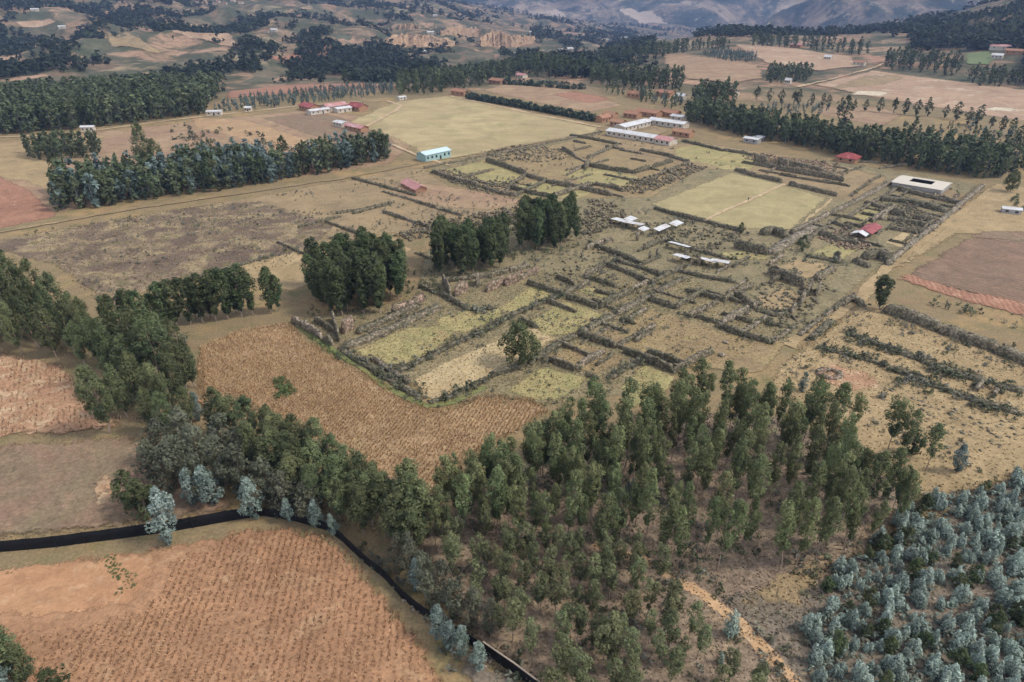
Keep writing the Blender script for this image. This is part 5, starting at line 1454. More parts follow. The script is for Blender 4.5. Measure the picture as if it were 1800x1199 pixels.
def house(x, y, L, Wd, H, rise, ang, wall_m, roof_m, label, name='house', cat='house', nwin=3, over=.5, open_side=False, group=None, hip=False, sub=None):
    """walls, a pitched roof with eaves, a door and windows; ang = direction of the ridge"""
    P = G(x, y)
    root = empty(name, tuple(P), ang)
    mb = MB()
    t = .22
    a, b = L / 2, Wd / 2
    zb = -1.2 if P[2] != 0 else -.2
    if open_side:
        for sx in (-1, 1):
            for sy in (-1, 1):
                mb2 = MB(); mb2.tube([(sx * (a - .3), sy * (b - .3), zb), (sx * (a - .3), sy * (b - .3), H)], [.09, .09], 6)
                mb2.build('post', PT['wood'], root)
    else:
        mb.box(-a, a, -b, -b + t, zb, H); mb.box(-a, a, b - t, b, zb, H)
        mb.box(-a, -a + t, -b + t, b - t, zb, H); mb.box(a - t, a, -b + t, b - t, zb, H)
        if rise > .05 and not hip:
            for sx in (-1, 1):
                x0, x1 = (a - t, a) if sx > 0 else (-a, -a + t)
                mb.add([(x0, -b + .01, H), (x0, b - .01, H), (x0, 0, H + rise * .96), (x1, -b + .01, H), (x1, b - .01, H), (x1, 0, H + rise * .96)],
                       [(0, 2, 1), (3, 4, 5), (0, 1, 4, 3), (1, 2, 5, 4), (2, 0, 3, 5)])
        mb.build('wall', wall_m, root)
    rf = MB()
    o = over
    if hip:
        k = min(a, b) * .8
        rid = [(-a + k, 0, H + rise), (a - k, 0, H + rise)]
        ev = [(-a - o, -b - o, H - .1), (a + o, -b - o, H - .1), (a + o, b + o, H - .1), (-a - o, b + o, H - .1)]
        lo = [(p[0], p[1], p[2] - .16) for p in ev]
        rf.add(ev + rid + lo, [(0, 1, 5, 4), (1, 2, 5), (2, 3, 4, 5), (3, 0, 4), (0, 6, 7, 1), (1, 7, 8, 2), (2, 8, 9, 3), (3, 9, 6, 0), (9, 8, 7, 6)])
    else:
        dz = rise * o / b
        rf.slab([(-a - o, -b - o, H + .12 - dz), (a + o, -b - o, H + .12 - dz), (a + o, 0, H + rise + .12), (-a - o, 0, H + rise + .12)], .1)
        rf.slab([(-a - o, .0, H + rise + .121), (a + o, .0, H + rise + .121), (a + o, b + o, H + .12 - dz), (-a - o, b + o, H + .12 - dz)], .1)
    ro = rf.build('roof', roof_m, root)
    if not hip:
        rm = MB(); rm.box(-a - o, a + o, -.14, .14, H + rise + .10, H + rise + .17); rm.build('ridge_cap', roof_m, ro)
    if not open_side:
        for s in (-1, 1):
            for k in range(nwin):
                u = -a + L * (k + .5) / nwin
                wb = MB()
                if s < 0 and k == nwin // 2:
                    wb.box(u - .5, u + .5, s * b - .04, s * b + .04, 0, 2.0); wb.build('door', PT['dark'], root)
                else:
                    wb.box(u - .55, u + .55, s * b - .04, s * b + .04, H * .38, H * .72); wb.build('window', PT['dark'], root)
    tag(root, label, cat, group)
    return root

AB = math.atan2(AXB[1], AXB[0]); AA = math.atan2(AXA[1], AXA[0])
def pxm(x, y):
    return depth(G(x, y)) / FPX

def buildings():
    # blue hall: ridge along the B axis
    house(763, 279, 17.5, 7.5, 3.6, 1.1, AB, PT['teal'], PT['blue'], 'long hall with pale blue roof and teal walls', 'hall', 'hall', 6, .4)
    # school: blocks around a court
    g = 'school blocks around a court'
    house(1113, 244, 34, 8, 3.2, 1.0, AA, PT['wallw'], PT['white'], 'long white roofed front block of the school', 'school_block', 'building', 9, .7, group=g)
    house(1170, 254, 10, 8.5, 3.2, 1.2, AA, PT['wallw'], PT['pinkr'], 'short pink roofed end block of the school front', 'school_block', 'building', 3, .7, group=g)
    house(1112, 226, 30, 8, 3.2, 1.0, AB, PT['wallw'], PT['white'], 'white roofed left wing of the school', 'school_block', 'building', 7, .7, group=g)
    house(1175, 222, 26, 8, 3.2, 1.0, AA, PT['wallw'], PT['white'], 'white roofed rear block of the school', 'school_block', 'building', 6, .7, group=g)
    house(1192, 212, 9, 6, 3.0, .8, AA, PT['wallw'], PT['white'], 'small white roof behind the school rear block', 'school_block', 'building', 2, .5, group=g)
    sheet('courtyard', [(1112, 236), (1150, 218), (1182, 232), (1150, 244)], M['drygrass'], 'earth courtyard inside the school')
    # clay houses behind the school
    g = 'clay roofed houses behind the school'
    for x, y, L, w, m, l in [(1140, 204, 18, 9, 'tile', 'widest clay roofed house behind the school'), (1178, 205, 13, 7, 'tile', 'clay roofed house at the right behind the school'), (1112, 207, 11, 7, 'tile', 'clay roofed house at the left behind the school'),
                             (1060, 214, 10, 6, 'tile', 'brown house at the end of the clipped hedge'), (1072, 208, 9, 6, 'adobe', 'adobe house near the end of the clipped hedge'), (1086, 222, 9, 6, 'adobe', 'low adobe shed left of the school'),
                             (1200, 240, 12, 6, 'adobe', 'adobe ruin house right of the school')]:
        house(x, y, L, w, 3.0, 1.5, AA if x != 1060 else AB, PT['adobe'], PT[m], l, 'house', 'house', 3, .5, group=g)
    for x, y, L, w, wm, m, l in [(1117, 172, 12, 8, 'adobe', 'tile', 'brown house among dark trees behind the clay roofs'), (1170, 170, 14, 10, 'adobe', 'tile', 'large orange walled house behind the clay roofs'), (1196, 176, 8, 6, 'wallw', 'white', 'small white shed right of the orange walled house'),
                                 (1272, 172, 14, 9, 'adobe', 'tile', 'orange house left in the pair beside the tall trees'), (1284, 168, 12, 8, 'wallw', 'pinkr', 'pink roofed house right in the pair beside the tall trees'),
                                 (810, 168, 16, 8, 'adobe', 'tile', 'brown house at the corner of the hedge and sports field'), (875, 148, 16, 9, 'adobe', 'tile', 'clay roofed house at the brown plot'), (917, 138, 10, 8, 'wallw', 'pinkr', 'small house in front of the dark far trees'),
                                 (1022, 118, 14, 9, 'wallw', 'white', 'white house among the far dark trees'), (1060, 114, 10, 7, 'wallw', 'white', 'low white shed among the far dark trees'),
                                 (1765, 88, 26, 14, 'wallw', 'pinkr', 'large pink hillside house at the upper right'), (1782, 96, 16, 10, 'adobe', 'tile', 'smaller house beside the hillside house'), (1752, 104, 10, 8, 'wallw', 'white', 'white shed below the hillside house'),
                                 (1400, 84, 14, 10, 'adobe', 'pinkr', 'house below the ridge wood'), (1510, 116, 12, 8, 'wallw', 'tile', 'house at the bend of the far road'), (1455, 106, 8, 5, 'wallw', 'white', 'low pale shed on the pink brown plots'), (1385, 148, 5, 4, 'wallw', 'white', 'white hut at the start of the far road')]:
        house(x, y, L, w, 3.4, 1.6, AA, PT[wm], PT[m], l, 'farm_house', 'house', 3, .5)
    # red roofed compound
    g = 'red roofed compound left of the sports field'
    house(545, 194, 15, 9, 3.2, 1.8, AA, PT['adobe'], PT['red'], 'dark red roof at the left of the compound', 'compound_house', 'house', 4, .6, group=g)
    house(588, 193, 17, 9, 3.2, 1.6, AB, PT['wallw'], PT['pinkr'], 'pink roof in the middle of the compound', 'compound_house', 'house', 4, .6, group=g)
    house(560, 200, 16, 6, 2.8, .7, AB, PT['wallw'], PT['white'], 'long white roof in front of the compound', 'compound_shed', 'shed', 4, .5, group=g)
    house(602, 197, 12, 7, 2.8, .8, AB, PT['wallw'], PT['white'], 'white roof right of the pink roof', 'compound_shed', 'shed', 3, .5, group=g)
    house(630, 194, 14, 8, 3.2, 2.0, AA, PT['adobe'], PT['red'], 'dark red roof at the right of the compound', 'compound_house', 'house', 3, .7, group=g)
    house(627, 229, 18, 6, 2.6, 1.2, AA, PT['adobe'], PT['pinkr'], 'long faded red roof below the compound', 'compound_shed', 'shed', 4, .7, group=g)
    house(600, 222, 10, 6, 2.6, .6, AA, PT['wallw'], PT['white'], 'flat white roof left of the long faded red roof', 'compound_shed', 'shed', 3, .4, group=g)
    house(706, 176, 7, 4, 2.4, .5, AB, PT['wallw'], PT['white'], 'white hut at the far corner of the sports field', 'hut', 'hut', 2, .3)
    for x, y, L, w, l in [(378, 203, 10, 5, 'white house at the right end of the dark wood'), (437, 196, 4.5, 3.5, 'small white hut on the road beyond the wood'), (156, 231, 7.5, 3.5, 'long white vehicle like shed on the road by the dark wood')]:
        house(x, y, L, w, 2.8, .6, 0.12, PT['wallw'], PT['white'], l, 'white_house', 'house', 3, .4)
    # ruin shelters
    house(728, 332, 15, 5.5, 1.7, 1.3, AA - .25, PT['adobe'], PT['pinkr'], 'collapsed red roofed shed on the dry grass', 'shed', 'shed', 3, .6)
    house(1490, 284, 9.5, 8.5, 2.6, 1.9, AA, PT['adobe'], PT['red'], 'red hip roofed hut at the edge of the long wood', 'hut', 'hut', 2, .7, hip=True)
    house(1527, 411, 11, 4.6, 1.8, .8, AB, PT['wallw'], PT['red'], 'narrow red roof shelter among the right ruins', 'shelter', 'shelter', 3, .4, open_side=True)
    house(1510, 419, 3.2, 4.6, 1.7, .8, AB, PT['wallw'], PT['white'], 'white end roof attached below the narrow red roof', 'shelter', 'shelter', 1, .3, open_side=True)
    house(1322, 251, 8.5, 5.5, 2.5, .5, AA, PT['grey'], PT['white'], 'white flat roof at the edge of the long wood', 'shelter', 'shelter', 2, .5)
    house(1333, 248, 5.5, 4.5, 2.4, .4, AB, PT['grey'], PT['white'], 'small white roof right of the flat one by the wood', 'shelter', 'shelter', 1, .5)
    house(1776, 375, 6.5, 3.4, 1.9, .5, AA + .3, PT['grey'], PT['white'], 'small white roofed shed on golden grass at the right', 'shed', 'shed', 2, .3)
    # beige shed round a small court: four roof slabs on walls
    c = G(1618, 330); root = empty('courtyard_shed', tuple(c), AA)
    H, a, b, ia, ib = 2.3, 10.5, 8.6, 4.6, 3.6
    for nm, q in (('roof_wing', [(-a, -b, H), (a, -b, H), (a, -ib, H + .5), (-a, -ib, H + .5)]), ('roof_wing', [(-a, ib, H + .5), (a, ib, H + .5), (a, b, H), (-a, b, H)]),
                  ('roof_wing', [(-a, -ib, H + .505), (-ia, -ib, H + .505), (-ia, ib, H + .505), (-a, ib, H + .505)]), ('roof_wing', [(ia, -ib, H + .505), (a, -ib, H + .505), (a, ib, H + .505), (ia, ib, H + .505)])):
        mb = MB(); mb.slab(q, .12); mb.build(nm, PT['beige'], root)
    mb = MB()
    for x0, x1, y0, y1 in ((-a + .5, a - .5, -b + .5, -b + .7), (-a + .5, a - .5, b - .7, b - .5), (-a + .5, -a + .7, -b + .7, b - .7), (a - .7, a - .5, -b + .7, b - .7)):
        mb.box(x0, x1, y0, y1, -.2, H - .2)
    mb.build('outer_wall', PT['grey'], root)
    mb = MB()
    for x0, x1, y0, y1 in ((-ia - .3, ia + .3, -ib - .3, -ib - .12), (-ia - .3, ia + .3, ib + .12, ib + .3), (-ia - .3, -ia - .12, -ib - .12, ib + .12), (ia + .12, ia + .3, -ib - .12, ib + .12)):
        mb.box(x0, x1, y0, y1, -.2, H + .2)
    mb.build('court_wall', PT['dark'], root)
    tag(root, 'beige roofed shed around a small dark courtyard', 'shed')
    # white protective sheets on posts over the excavations
    for x, y, L, w, an, l in [(1092, 397, 6.2, 3.4, AA, 'leftmost white shelter sheet in the ruins'), (1113, 402, 6.0, 3.2, AA + .2, 'largest white shelter sheet next to the leftmost one'), (1108, 394, 4.0, 2.6, AB, 'small white sheet behind the two left shelters'),
                              (1131, 412, 3.4, 2.2, AB, 'small tilted white sheet by the tall standing stone'), (1163, 410, 6.5, 2.0, AB, 'narrow white sheet between the left shelters and plaza'), (1188, 402, 4.6, 2.6, AB, 'cream white sheet nearest to the plaza'),
                              (1193, 440, 6.4, 2.2, AA, 'long white sheet in the middle of the shelters'), (1197, 461, 4.2, 2.8, AA, 'short white sheet below the long middle one'), (1243, 468, 5.0, 2.4, AA, 'left one of the joined right white sheets'), (1264, 470, 4.8, 3.0, AA + .3, 'rightmost white shelter sheet in the ruins')]:
        P = G(x, y); root = empty('shelter', tuple(P), an)
        L *= 1.25; w *= 1.25
        h = 1.9; a, b = L / 2, w / 2
        mb = MB()
        n = 5
        for k in range(n):
            x0, x1 = -a + L * k / n, -a + L * (k + 1) / n - .02
            z = .06 * (k % 2) + random.uniform(0, .05)
            mb.slab([(x0, -b, h + z), (x1, -b, h + z), (x1, b, h + .45 + z), (x0, b, h + .45 + z)], .04)
        mb.build('roof_sheet', PT['white'], root)
        for sx in (-1, 1):
            for sy in (-1, 1):
                p = MB(); p.tube([(sx * (a - .2), sy * (b - .2), -.2), (sx * (a - .2), sy * (b - .2), h + (.42 if sy > 0 else .02))], [.06, .06], 5); p.build('post', PT['wood'], root)
        tag(root, l, 'shelter', 'white protective shelters in the ruins')
    # far hillside houses, small
    r = np.random.default_rng(12)
    names = ['pale house on the left hillside', 'house on the far slope']
    for k, (x, y, m) in enumerate([(372, 8, 'pinkr'), (384, 5, 'pinkr'), (396, 9, 'tile'), (410, 4, 'pinkr'), (424, 7, 'tile'), (360, 4, 'tile'), (470, 58, 'tile'), (482, 56, 'white'), (540, 58, 'tile'), (546, 62, 'pinkr'), (110, 52, 'white'), (62, 20, 'white'), (67, 158, 'white'),
                                   (727, 82, 'white'), (748, 94, 'white'), (757, 60, 'white'), (1070, 72, 'white'), (1078, 60, 'white'), (985, 92, 'white'), (1002, 90, 'white'), (1100, 68, 'white'), (1046, 98, 'tile'), (860, 40, 'white'), (765, 30, 'white'), (815, 32, 'white'), (935, 60, 'white')]):
        house(x, y, r.uniform(9, 14), 7, 3.2, 1.6, r.uniform(-.5, .5), PT['wallw'], PT[m], 'tiny far house with %s roof on the distant slope' % {'pinkr': 'pink', 'tile': 'clay', 'white': 'white'}[m], 'far_house', 'house', 1, .4, group='tiny far houses with %s roofs' % m)
buildings()

# ------------------------------------------------------------------ black net fence
NET = paint('black_shade_net', (.008, .0075, .0085), .75, .35, 3.0, .15)
RAIL = paint('pale_rail', lin(178, 160, 142), .9, .2, 2, .1)
FPOST = paint('dark_fence_post', lin(40, 37, 37), .9, .2, 2, .1)
def fence(px, h, label, rail=False):
    P = [G(*p)[:2] for p in px]
    D = densify(P, 3.0, .12, 2, closed=False)
    o0 = D[0].copy()
    root = empty('net_fence', (float(o0[0]), float(o0[1]), 0))
    r = np.random.default_rng(3)
    for i, p in enumerate(D):
        q = p - o0
        mb = MB(); mb.tube([(q[0], q[1], -.3), (q[0] + r.normal(0, .03), q[1], h + .12)], [.06, .05], 6); mb.build('post', FPOST, root)
        if i + 1 < len(D):
            a, b = q, D[i + 1] - o0
            n = 6
            t = (b - a) / np.hypot(*(b - a)); nn = np.array([-t[1], t[0]])
            V = []
            for side in (0, .03):
                for k in range(n + 1):
                    f = k / n
                    for z in (0.02, .5, 1.0):
                        c = a + (b - a) * (-.004 + 1.008 * f) + nn * (.08 + side + .10 * math.sin(f * math.pi) * (z - .4) + r.normal(0, .015))
                        V.append((c[0], c[1], z * h - (.14 * math.sin(f * math.pi) if z == 1.0 else 0)))
            F = []
            m = (n + 1) * 3
            for s in (0, m):
                for k in range(n):
                    for z in range(2):
                        q4 = (s + k * 3 + z, s + (k + 1) * 3 + z, s + (k + 1) * 3 + z + 1, s + k * 3 + z + 1)
                        F.append(q4 if s == 0 else q4[::-1])
            for k in range(n):
                F.append((k * 3 + 2, (k + 1) * 3 + 2, m + (k + 1) * 3 + 2, m + k * 3 + 2))
            link('net_panel', np_mesh('net_panel', np.array(V), np.array(F), NET), root)
            if rail:
                mb = MB(); mb.tube([(*a, h + .05), (*b, h + .05)], [.11, .11], 6); mb.build('rail', RAIL, root)
    tag(root, label, 'fence')
fence([(-70, 980), (0, 972), (100, 963), (200, 950), (285, 938), (340, 929), (400, 918), (462, 908)], 2.4, 'black net fence between fallow field and bare orange soil')
fence([(462, 908), (520, 918), (575, 934), (600, 952), (640, 990), (675, 1018), (705, 1052), (745, 1085), (800, 1118), (850, 1150)], 1.9, 'black net fence running down beside the green tree belt')
fence([(850, 1150), (905, 1188), (960, 1230), (1010, 1275)], 2.4, 'black net fence with pale top rail at the bottom edge', True)

# ------------------------------------------------------------------ dry maize, scrub, tufts
STRAW = leaf_mat('straw', .0, .4)
def maize(name, poly, row, step, hr, cols, ang, dens, label, seed, wid=.075):
    r = np.random.default_rng(seed)
    A = np.array([G(*p)[:2] for p in poly])
    lo, hi = A.min(0), A.max(0); c = (lo + hi) / 2; n = np.hypot(*(hi - lo)) / 2
    u, v = np.meshgrid(np.arange(-n, n, row), np.arange(-n, n, step))
    u = u + r.normal(0, row * .08, u.shape); v = v + r.uniform(-.5, .5, v.shape) * step
    x = c[0] + math.cos(ang) * u - math.sin(ang) * v; y = c[1] + math.sin(ang) * u + math.cos(ang) * v
    m = inpoly(x + 1.6 * fbm(x / 5, y / 5, 3, 3), y + 1.6 * fbm(x / 5, y / 5, 8, 3), A); x, y = x[m], y[m]
    k = r.random(len(x)) < dens(x, y)
    x, y = x[k], y[k]
    n = len(x)
    C, Nn, S, K = [], [], [], []
    cols = np.array([earth(q, .15) for q in cols])
    for b in range(3):
        h = r.uniform(*hr, n)
        C.append(np.stack([x + r.normal(0, .12, n), y + r.normal(0, .12, n), h * r.uniform(.35, .55, n)], 1))
        a = r.uniform(0, 6.28, n)
        Nn.append(np.stack([np.cos(a), np.sin(a), r.normal(0, .35, n)], 1)); S.append(h * .5)
        K.append(cols[r.integers(0, len(cols), n)] * r.uniform(.7, 1.3, (n, 1)))
    C, Nn, S, K = map(np.concatenate, (C, Nn, S, K))
    Nn /= np.linalg.norm(Nn, axis=1, keepdims=True)
    up = np.zeros_like(Nn); up[:, 2] = 1; up += r.normal(0, .28, up.shape)
    u = np.cross(Nn, up); u /= np.linalg.norm(u, axis=1, keepdims=True)
    v = np.cross(u, Nn)
    w = wid * r.uniform(.6, 1.4, (len(C), 1))
    V = np.stack([C - v * S[:, None] - u * w * .4, C - v * S[:, None] + u * w * .4, C + v * S[:, None] + u * w, C + v * S[:, None] - u * w], 1).reshape(-1, 3)
    V[:, 2] = np.maximum(V[:, 2], .05)
    o = link(name, np_mesh(name, V, np.arange(len(V)).reshape(-1, 4), STRAW, np.repeat(K, 4, 0)))
    tag(o, label, None, None, 'stuff')
straw = [lin(198, 158, 110), lin(178, 136, 94), lin(208, 174, 128), lin(158, 118, 82)]
maize('dry_maize', [(350, 612), (425, 580), (508, 570), (555, 606), (645, 662), (730, 711), (770, 724), (850, 696), (935, 704), (965, 724), (895, 770), (825, 803), (780, 890), (700, 862), (560, 805), (425, 728), (350, 698)], .8, .27, (.5, .9), straw, R(-18),
      lambda x, y: .55 + .45 * vnoise(x / 6, y / 6, 3), 'dense dry maize stalks in the middle field', 1)
maize('dry_maize', [(310, 985), (430, 932), (505, 926), (560, 938), (615, 972), (685, 1044), (750, 1130), (795, 1199), (840, 1280), (-40, 1290), (-40, 1125), (110, 1108), (240, 1085), (290, 1040)], 1.0, .24, (.35, .72), [lin(184, 138, 98), lin(162, 118, 84), lin(196, 152, 112), lin(146, 106, 76)], R(6),
      lambda x, y: .35 + .6 * vnoise(x / 8, y / 8, 3), 'rows of sparse dry maize at the lower left', 2)
maize('dry_maize', [(-60, 615), (0, 620), (115, 648), (180, 702), (225, 752), (130, 762), (0, 772), (-60, 775)], 1.0, .7, (.5, 1.1), [lin(196, 156, 118), lin(156, 118, 90), lin(130, 100, 80), lin(208, 174, 136)], R(30),
      lambda x, y: .2 + .7 * vnoise(x / 7, y / 7, 6), 'dry stubble in the reddish field', 3)

def scrub(name, poly, sp, keys, hr, dens, label, seed, wide=(.8, 1.4)):
    it = []
    r = np.random.default_rng(seed)
    for P in scatter(poly, sp, .5, seed, dens):
        it.append((keys[int(r.integers(len(keys)))], P, r.uniform(*hr), r.uniform(*wide)))
    if it:
        merged(name, it, LEAF_STUFF, label, None, 'stuff', None, seed)
cl = lambda s, lo, k: (lambda x, y: np.clip((vnoise(x / s, y / s, 8) - lo) * k, 0, 1))
scrub('scrub', [(740, 440), (940, 352), (1130, 350), (1300, 405), (1400, 415), (1500, 470), (1400, 605), (1200, 600), (1000, 580), (760, 560), (530, 560), (720, 520)], 1.7, ['bush', 'greybush', 'greybush'], (.3, 1.0), cl(9, .4, 1.7), 'grey green scrub growing through the near ruins', 31)
scrub('scrub', [(600, 615), (780, 540), (1000, 560), (1350, 610), (1250, 650), (960, 715), (780, 712)], 1.4, ['bush', 'greybush'], (.25, .8), cl(7, .46, 1.6), 'low herbs in the near enclosures', 32)
scrub('scrub', [(1400, 612), (1500, 548), (1560, 552), (1700, 606), (1880, 670), (2000, 760), (2000, 880), (1800, 850), (1640, 890), (1560, 840), (1440, 740), (1340, 690)], 1.4, ['bush', 'greybush'], (.25, 1.1), cl(6, .4, 1.5), 'low scrub dotting the golden slope', 33)
scrub('scrub', [(730, 950), (960, 790), (1240, 730), (1400, 740), (1640, 880), (1560, 960), (1420, 1080), (1400, 1280), (960, 1280), (760, 1050)], 1.25, ['greybush', 'bush', 'bush'], (.3, 1.4), cl(5, .3, 1.4), 'undergrowth in the plantation litter', 34)
scrub('scrub', [(1260, 1060), (1420, 1000), (1560, 950), (1700, 850), (1950, 830), (2000, 1290), (1430, 1290)], 1.3, ['greybush', 'greybush', 'bush'], (.3, 1.0), cl(4, .4, 1.3), 'grey undergrowth between the young trees', 35)
scrub('scrub', [(560, 925), (640, 960), (760, 1060), (880, 1160), (960, 1240), (860, 1290), (800, 1199), (760, 1130), (690, 1040), (620, 968)], 1.2, ['greybush', 'bush', 'greybush'], (.4, 1.3), cl(4, .3, 1.6), 'grey bushes on the stony bank beside the fence', 36)
scrub('scrub', [(40, 412), (340, 362), (560, 330), (745, 300), (930, 352), (690, 412), (500, 470), (300, 500), (190, 545), (90, 470)], 2.2, ['greybush', 'greybush', 'bush'], (.3, 1.0), cl(10, .44, 1.8), 'dry scrub dotting the scorched field', 37)
scrub('scrub', [(745, 300), (1060, 236), (1480, 290), (1700, 330), (1560, 460), (1480, 440), (1560, 330), (1290, 300), (1150, 350), (930, 350)], 3.4, ['bush', 'greybush'], (.4, 1.4), cl(9, .52, 1.8), 'scattered scrub in the far ruins', 38)
scrub('scrub', [(-40, 575), (100, 620), (200, 650), (235, 740), (330, 790), (440, 905), (560, 925), (720, 950), (780, 900), (600, 800), (380, 730), (330, 700), (330, 600), (180, 560)], 1.6, ['bush', 'greybush', 'bush'], (.5, 1.8), cl(5, .3, 1.5), 'undergrowth beneath the left tree belts', 39)
scrub('scrub', [(-60, 785), (0, 780), (220, 765), (300, 800), (420, 905), (150, 940), (-60, 965)], 2.2, ['greybush'], (.2, .6), cl(5, .5, 1.6), 'dry weeds in the grey fallow field', 40)
scrub('scrub', [(300, 220), (430, 230), (560, 270), (640, 270), (560, 290), (420, 285), (310, 300)], 4.2, ['bush', 'hedge'], (1.0, 2.8), cl(12, .4, 2), 'bushes on the orange plots behind the wood', 41)
scrub('scrub', [(1450, 520), (1560, 500), (1800, 555), (1900, 600), (1800, 625), (1700, 590), (1560, 545)], 2.2, ['bush', 'greybush'], (.3, 1.2), cl(7, .5, 1.8), 'weeds along the foot of the ploughed field', 42)
scrub('scrub', [(525, 555), (610, 572), (740, 525), (910, 470), (1025, 430), (1000, 410), (760, 460), (640, 500)], 2.0, ['bush'], (.6, 1.8), cl(6, .3, 1.6), 'dark undergrowth at the foot of the groves', 46)
scrub('silver_undergrowth', [(1420, 1150), (1430, 1085), (1480, 1005), (1550, 955), (1610, 895), (1700, 875), (1800, 840), (1880, 860), (1940, 1280), (1440, 1280)], 1.1, ['bluebush', 'bluebush', 'bluebush', 'greybush'], (.5, 1.4), cl(4, .2, 2.0), 'low silvery seedlings between the young trees', 47)
scrub('scrub', [(1490, 582), (1560, 606), (1640, 636), (1740, 666), (1800, 682), (1800, 702), (1730, 690), (1630, 660), (1550, 628), (1480, 600)], 1.05, ['bush', 'bush', 'greybush'], (.5, 1.7), cl(5, .25, 1.6), 'thick bushes along the upper terrace row', 48)
scrub('scrub', [(1440, 610), (1500, 622), (1560, 640), (1640, 670), (1700, 694), (1800, 722), (1800, 745), (1690, 716), (1620, 692), (1550, 662), (1490, 640), (1440, 626)], 1.05, ['bush', 'bush', 'greybush'], (.5, 1.6), cl(5, .25, 1.6), 'thick bushes along the lower terrace row', 49)
scrub('scrub', [(1560, 556), (1650, 588), (1750, 622), (1850, 660), (1850, 680), (1740, 640), (1640, 604), (1555, 572)], 1.2, ['bush', 'greybush'], (.4, 1.4), cl(5, .35, 1.6), 'bushes at the foot of the thick terrace wall', 50)
scrub('green_weeds', [(180, 985), (205, 975), (215, 1000), (240, 1010), (238, 1040), (205, 1050), (215, 1025), (190, 1010)], .5, ['greenbush'], (.25, .55), None, 'green weed patch on the bare orange soil', 43)
scrub('green_bush', [(478, 672), (500, 668), (518, 690), (515, 702), (490, 700)], .8, ['greenbush'], (.6, 1.3), None, 'green bush clump inside the maize', 44)
scrub('green_weeds', [(535, 585), (560, 598), (600, 625), (590, 632), (550, 605)], .8, ['greenbush'], (.3, .8), None, 'bright green weeds along the near ruin corner', 45)

def tufts(poly, sp, hr, cols, label, seed, dens=None):
    """dry blades standing out of the ground"""
    r = np.random.default_rng(seed)
    P = scatter(poly, sp, .5, seed, dens)
    n = len(P)
    cols = np.array([earth(c, .1) for c in cols])
    C, Nn, S, K = [], [], [], []
    for b in range(2):
        h = r.uniform(*hr, n)
        C.append(P + np.stack([r.normal(0, .15, n), r.normal(0, .15, n), h * .45], 1)); S.append(h * .5)
        a = r.uniform(0, 6.28, n); Nn.append(np.stack([np.cos(a), np.sin(a), r.normal(.3, .4, n)], 1)); K.append(cols[r.integers(0, len(cols), n)] * r.uniform(.75, 1.25, (n, 1)))
    V, F, K = leaves(np.concatenate(C), np.concatenate(Nn), np.concatenate(S), np.concatenate(K), r, aspect=.8)
    V[:, 2] = np.maximum(V[:, 2], .02)
    o = link('grass', np_mesh('grass', V, F, STRAW, K)); tag(o, label, None, None, 'stuff')
dry = [lin(196, 166, 118), lin(172, 142, 100), lin(150, 128, 92), lin(132, 122, 80)]
twig = [lin(146, 122, 98), lin(128, 108, 92), lin(172, 146, 118), lin(120, 116, 88)]
tufts([(730, 950), (960, 790), (1240, 730), (1400, 740), (1640, 880), (1560, 960), (1420, 1080), (1400, 1280), (960, 1280), (760, 1050)], .62, (.2, .6), twig, 'twigs and dry grass on the plantation floor', 51)
tufts([(1260, 1060), (1420, 1000), (1560, 950), (1700, 850), (1950, 830), (2000, 1290), (1430, 1290)], .6, (.2, .6), twig, 'dry grass among the young trees', 52)
tufts([(1400, 612), (1500, 548), (1560, 552), (1700, 606), (1880, 670), (2000, 760), (2000, 880), (1800, 850), (1640, 890), (1560, 840), (1440, 740), (1340, 690)], .9, (.2, .6), dry, 'dry grass tufts on the golden slope', 53)
tufts([(515, 565), (720, 520), (940, 480), (1200, 480), (1400, 600), (1200, 660), (960, 715), (780, 712)], .9, (.2, .55), dry, 'dry grass tufts in the near ruins', 54)
tufts([(-40, 785), (220, 765), (300, 800), (420, 905), (150, 940), (-40, 965)], .7, (.15, .4), twig + dry, 'dry weeds standing in the fallow field', 55)
tufts([(-40, 575), (100, 620), (200, 650), (235, 740), (330, 790), (440, 905), (560, 925), (720, 950), (780, 900), (600, 800), (380, 730), (330, 700), (330, 600), (180, 560)], .9, (.2, .7), twig, 'dry grass under the left tree belts', 56)
tufts([(40, 412), (340, 362), (600, 395), (500, 470), (300, 500), (190, 545), (90, 470)], 1.8, (.3, .7), twig + dry + dry, 'dry stalks on the scorched field', 57)

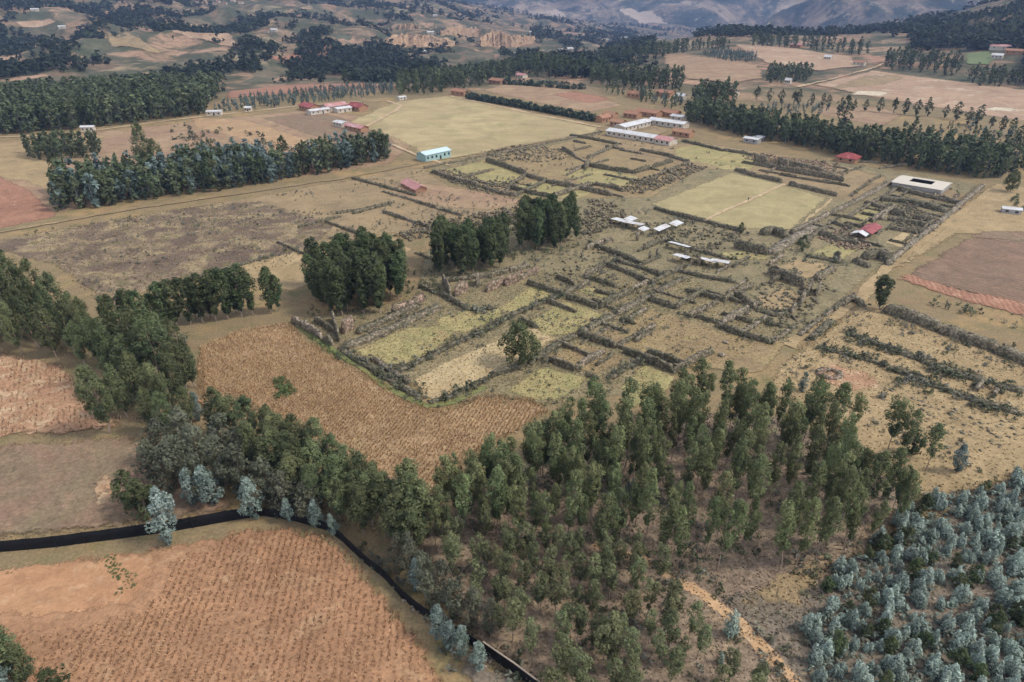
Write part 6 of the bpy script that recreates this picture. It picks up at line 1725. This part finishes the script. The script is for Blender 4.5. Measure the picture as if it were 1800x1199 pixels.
# ------------------------------------------------------------------ a person on the plaza path
def person():
    P = G(1315, 354)
    root = empty('person', (P[0], P[1], .06), 2.2)
    js = [(0, 0, .95), (0, 0, 1.2), (0, 0, 1.42), (0, .01, 1.52), (0, .02, 1.64), (.1, 0, .9), (.12, .03, .5), (.12, 0, .08), (.12, .12, .04), (-.1, 0, .9), (-.13, .1, .5), (-.13, .08, .08), (-.13, .2, .04),
          (.19, 0, 1.4), (.25, .02, 1.12), (.24, .1, .88), (-.19, 0, 1.4), (-.26, .02, 1.12), (-.25, .08, .88)]
    es = [(0, 1), (1, 2), (2, 3), (3, 4), (0, 5), (5, 6), (6, 7), (7, 8), (0, 9), (9, 10), (10, 11), (11, 12), (2, 13), (13, 14), (14, 15), (2, 16), (16, 17), (17, 18)]
    rad = [.15, .14, .14, .06, .1, .1, .07, .05, .04, .1, .07, .05, .04, .07, .05, .035, .07, .05, .035]
    me = bpy.data.meshes.new('body'); me.from_pydata(js, es, []); me.update()
    o = link('body', me, root)
    sk = o.modifiers.new('skin', 'SKIN')
    for v, q in zip(me.skin_vertices[0].data, rad):
        v.radius = (q, q)
    me.skin_vertices[0].data[0].use_root = True
    ss = o.modifiers.new('sub', 'SUBSURF'); ss.levels = 1; ss.render_levels = 1
    me.materials.append(paint('dark_clothes', lin(52, 50, 60), .9, .2, 8, .1))
    tag(root, 'person in dark clothing standing on the plaza path', 'person')
person()

# ------------------------------------------------------------------ air
def haze():
    x0, x1, y0, y1, z0, z1 = -9500, 9500, -300, 10500, -420, 1150
    mb = MB(); mb.box(x0, x1, y0, y1, z0, z1)
    m = bpy.data.materials.new('haze_air'); m.use_nodes = True
    nt = m.node_tree
    nt.nodes.remove(nt.nodes['Principled BSDF'])
    v = nt.nodes.new('ShaderNodeVolumePrincipled')
    v.inputs['Color'].default_value = (.32, .46, .80, 1)
    v.inputs['Density'].default_value = 1.4e-4
    v.inputs['Anisotropy'].default_value = .2
    nt.links.new(v.outputs[0], nt.nodes['Material Output'].inputs['Volume'])
    o = mb.build('haze', m)
    tag(o, 'blue haze in the air over the valley', None, None, 'stuff')
haze()
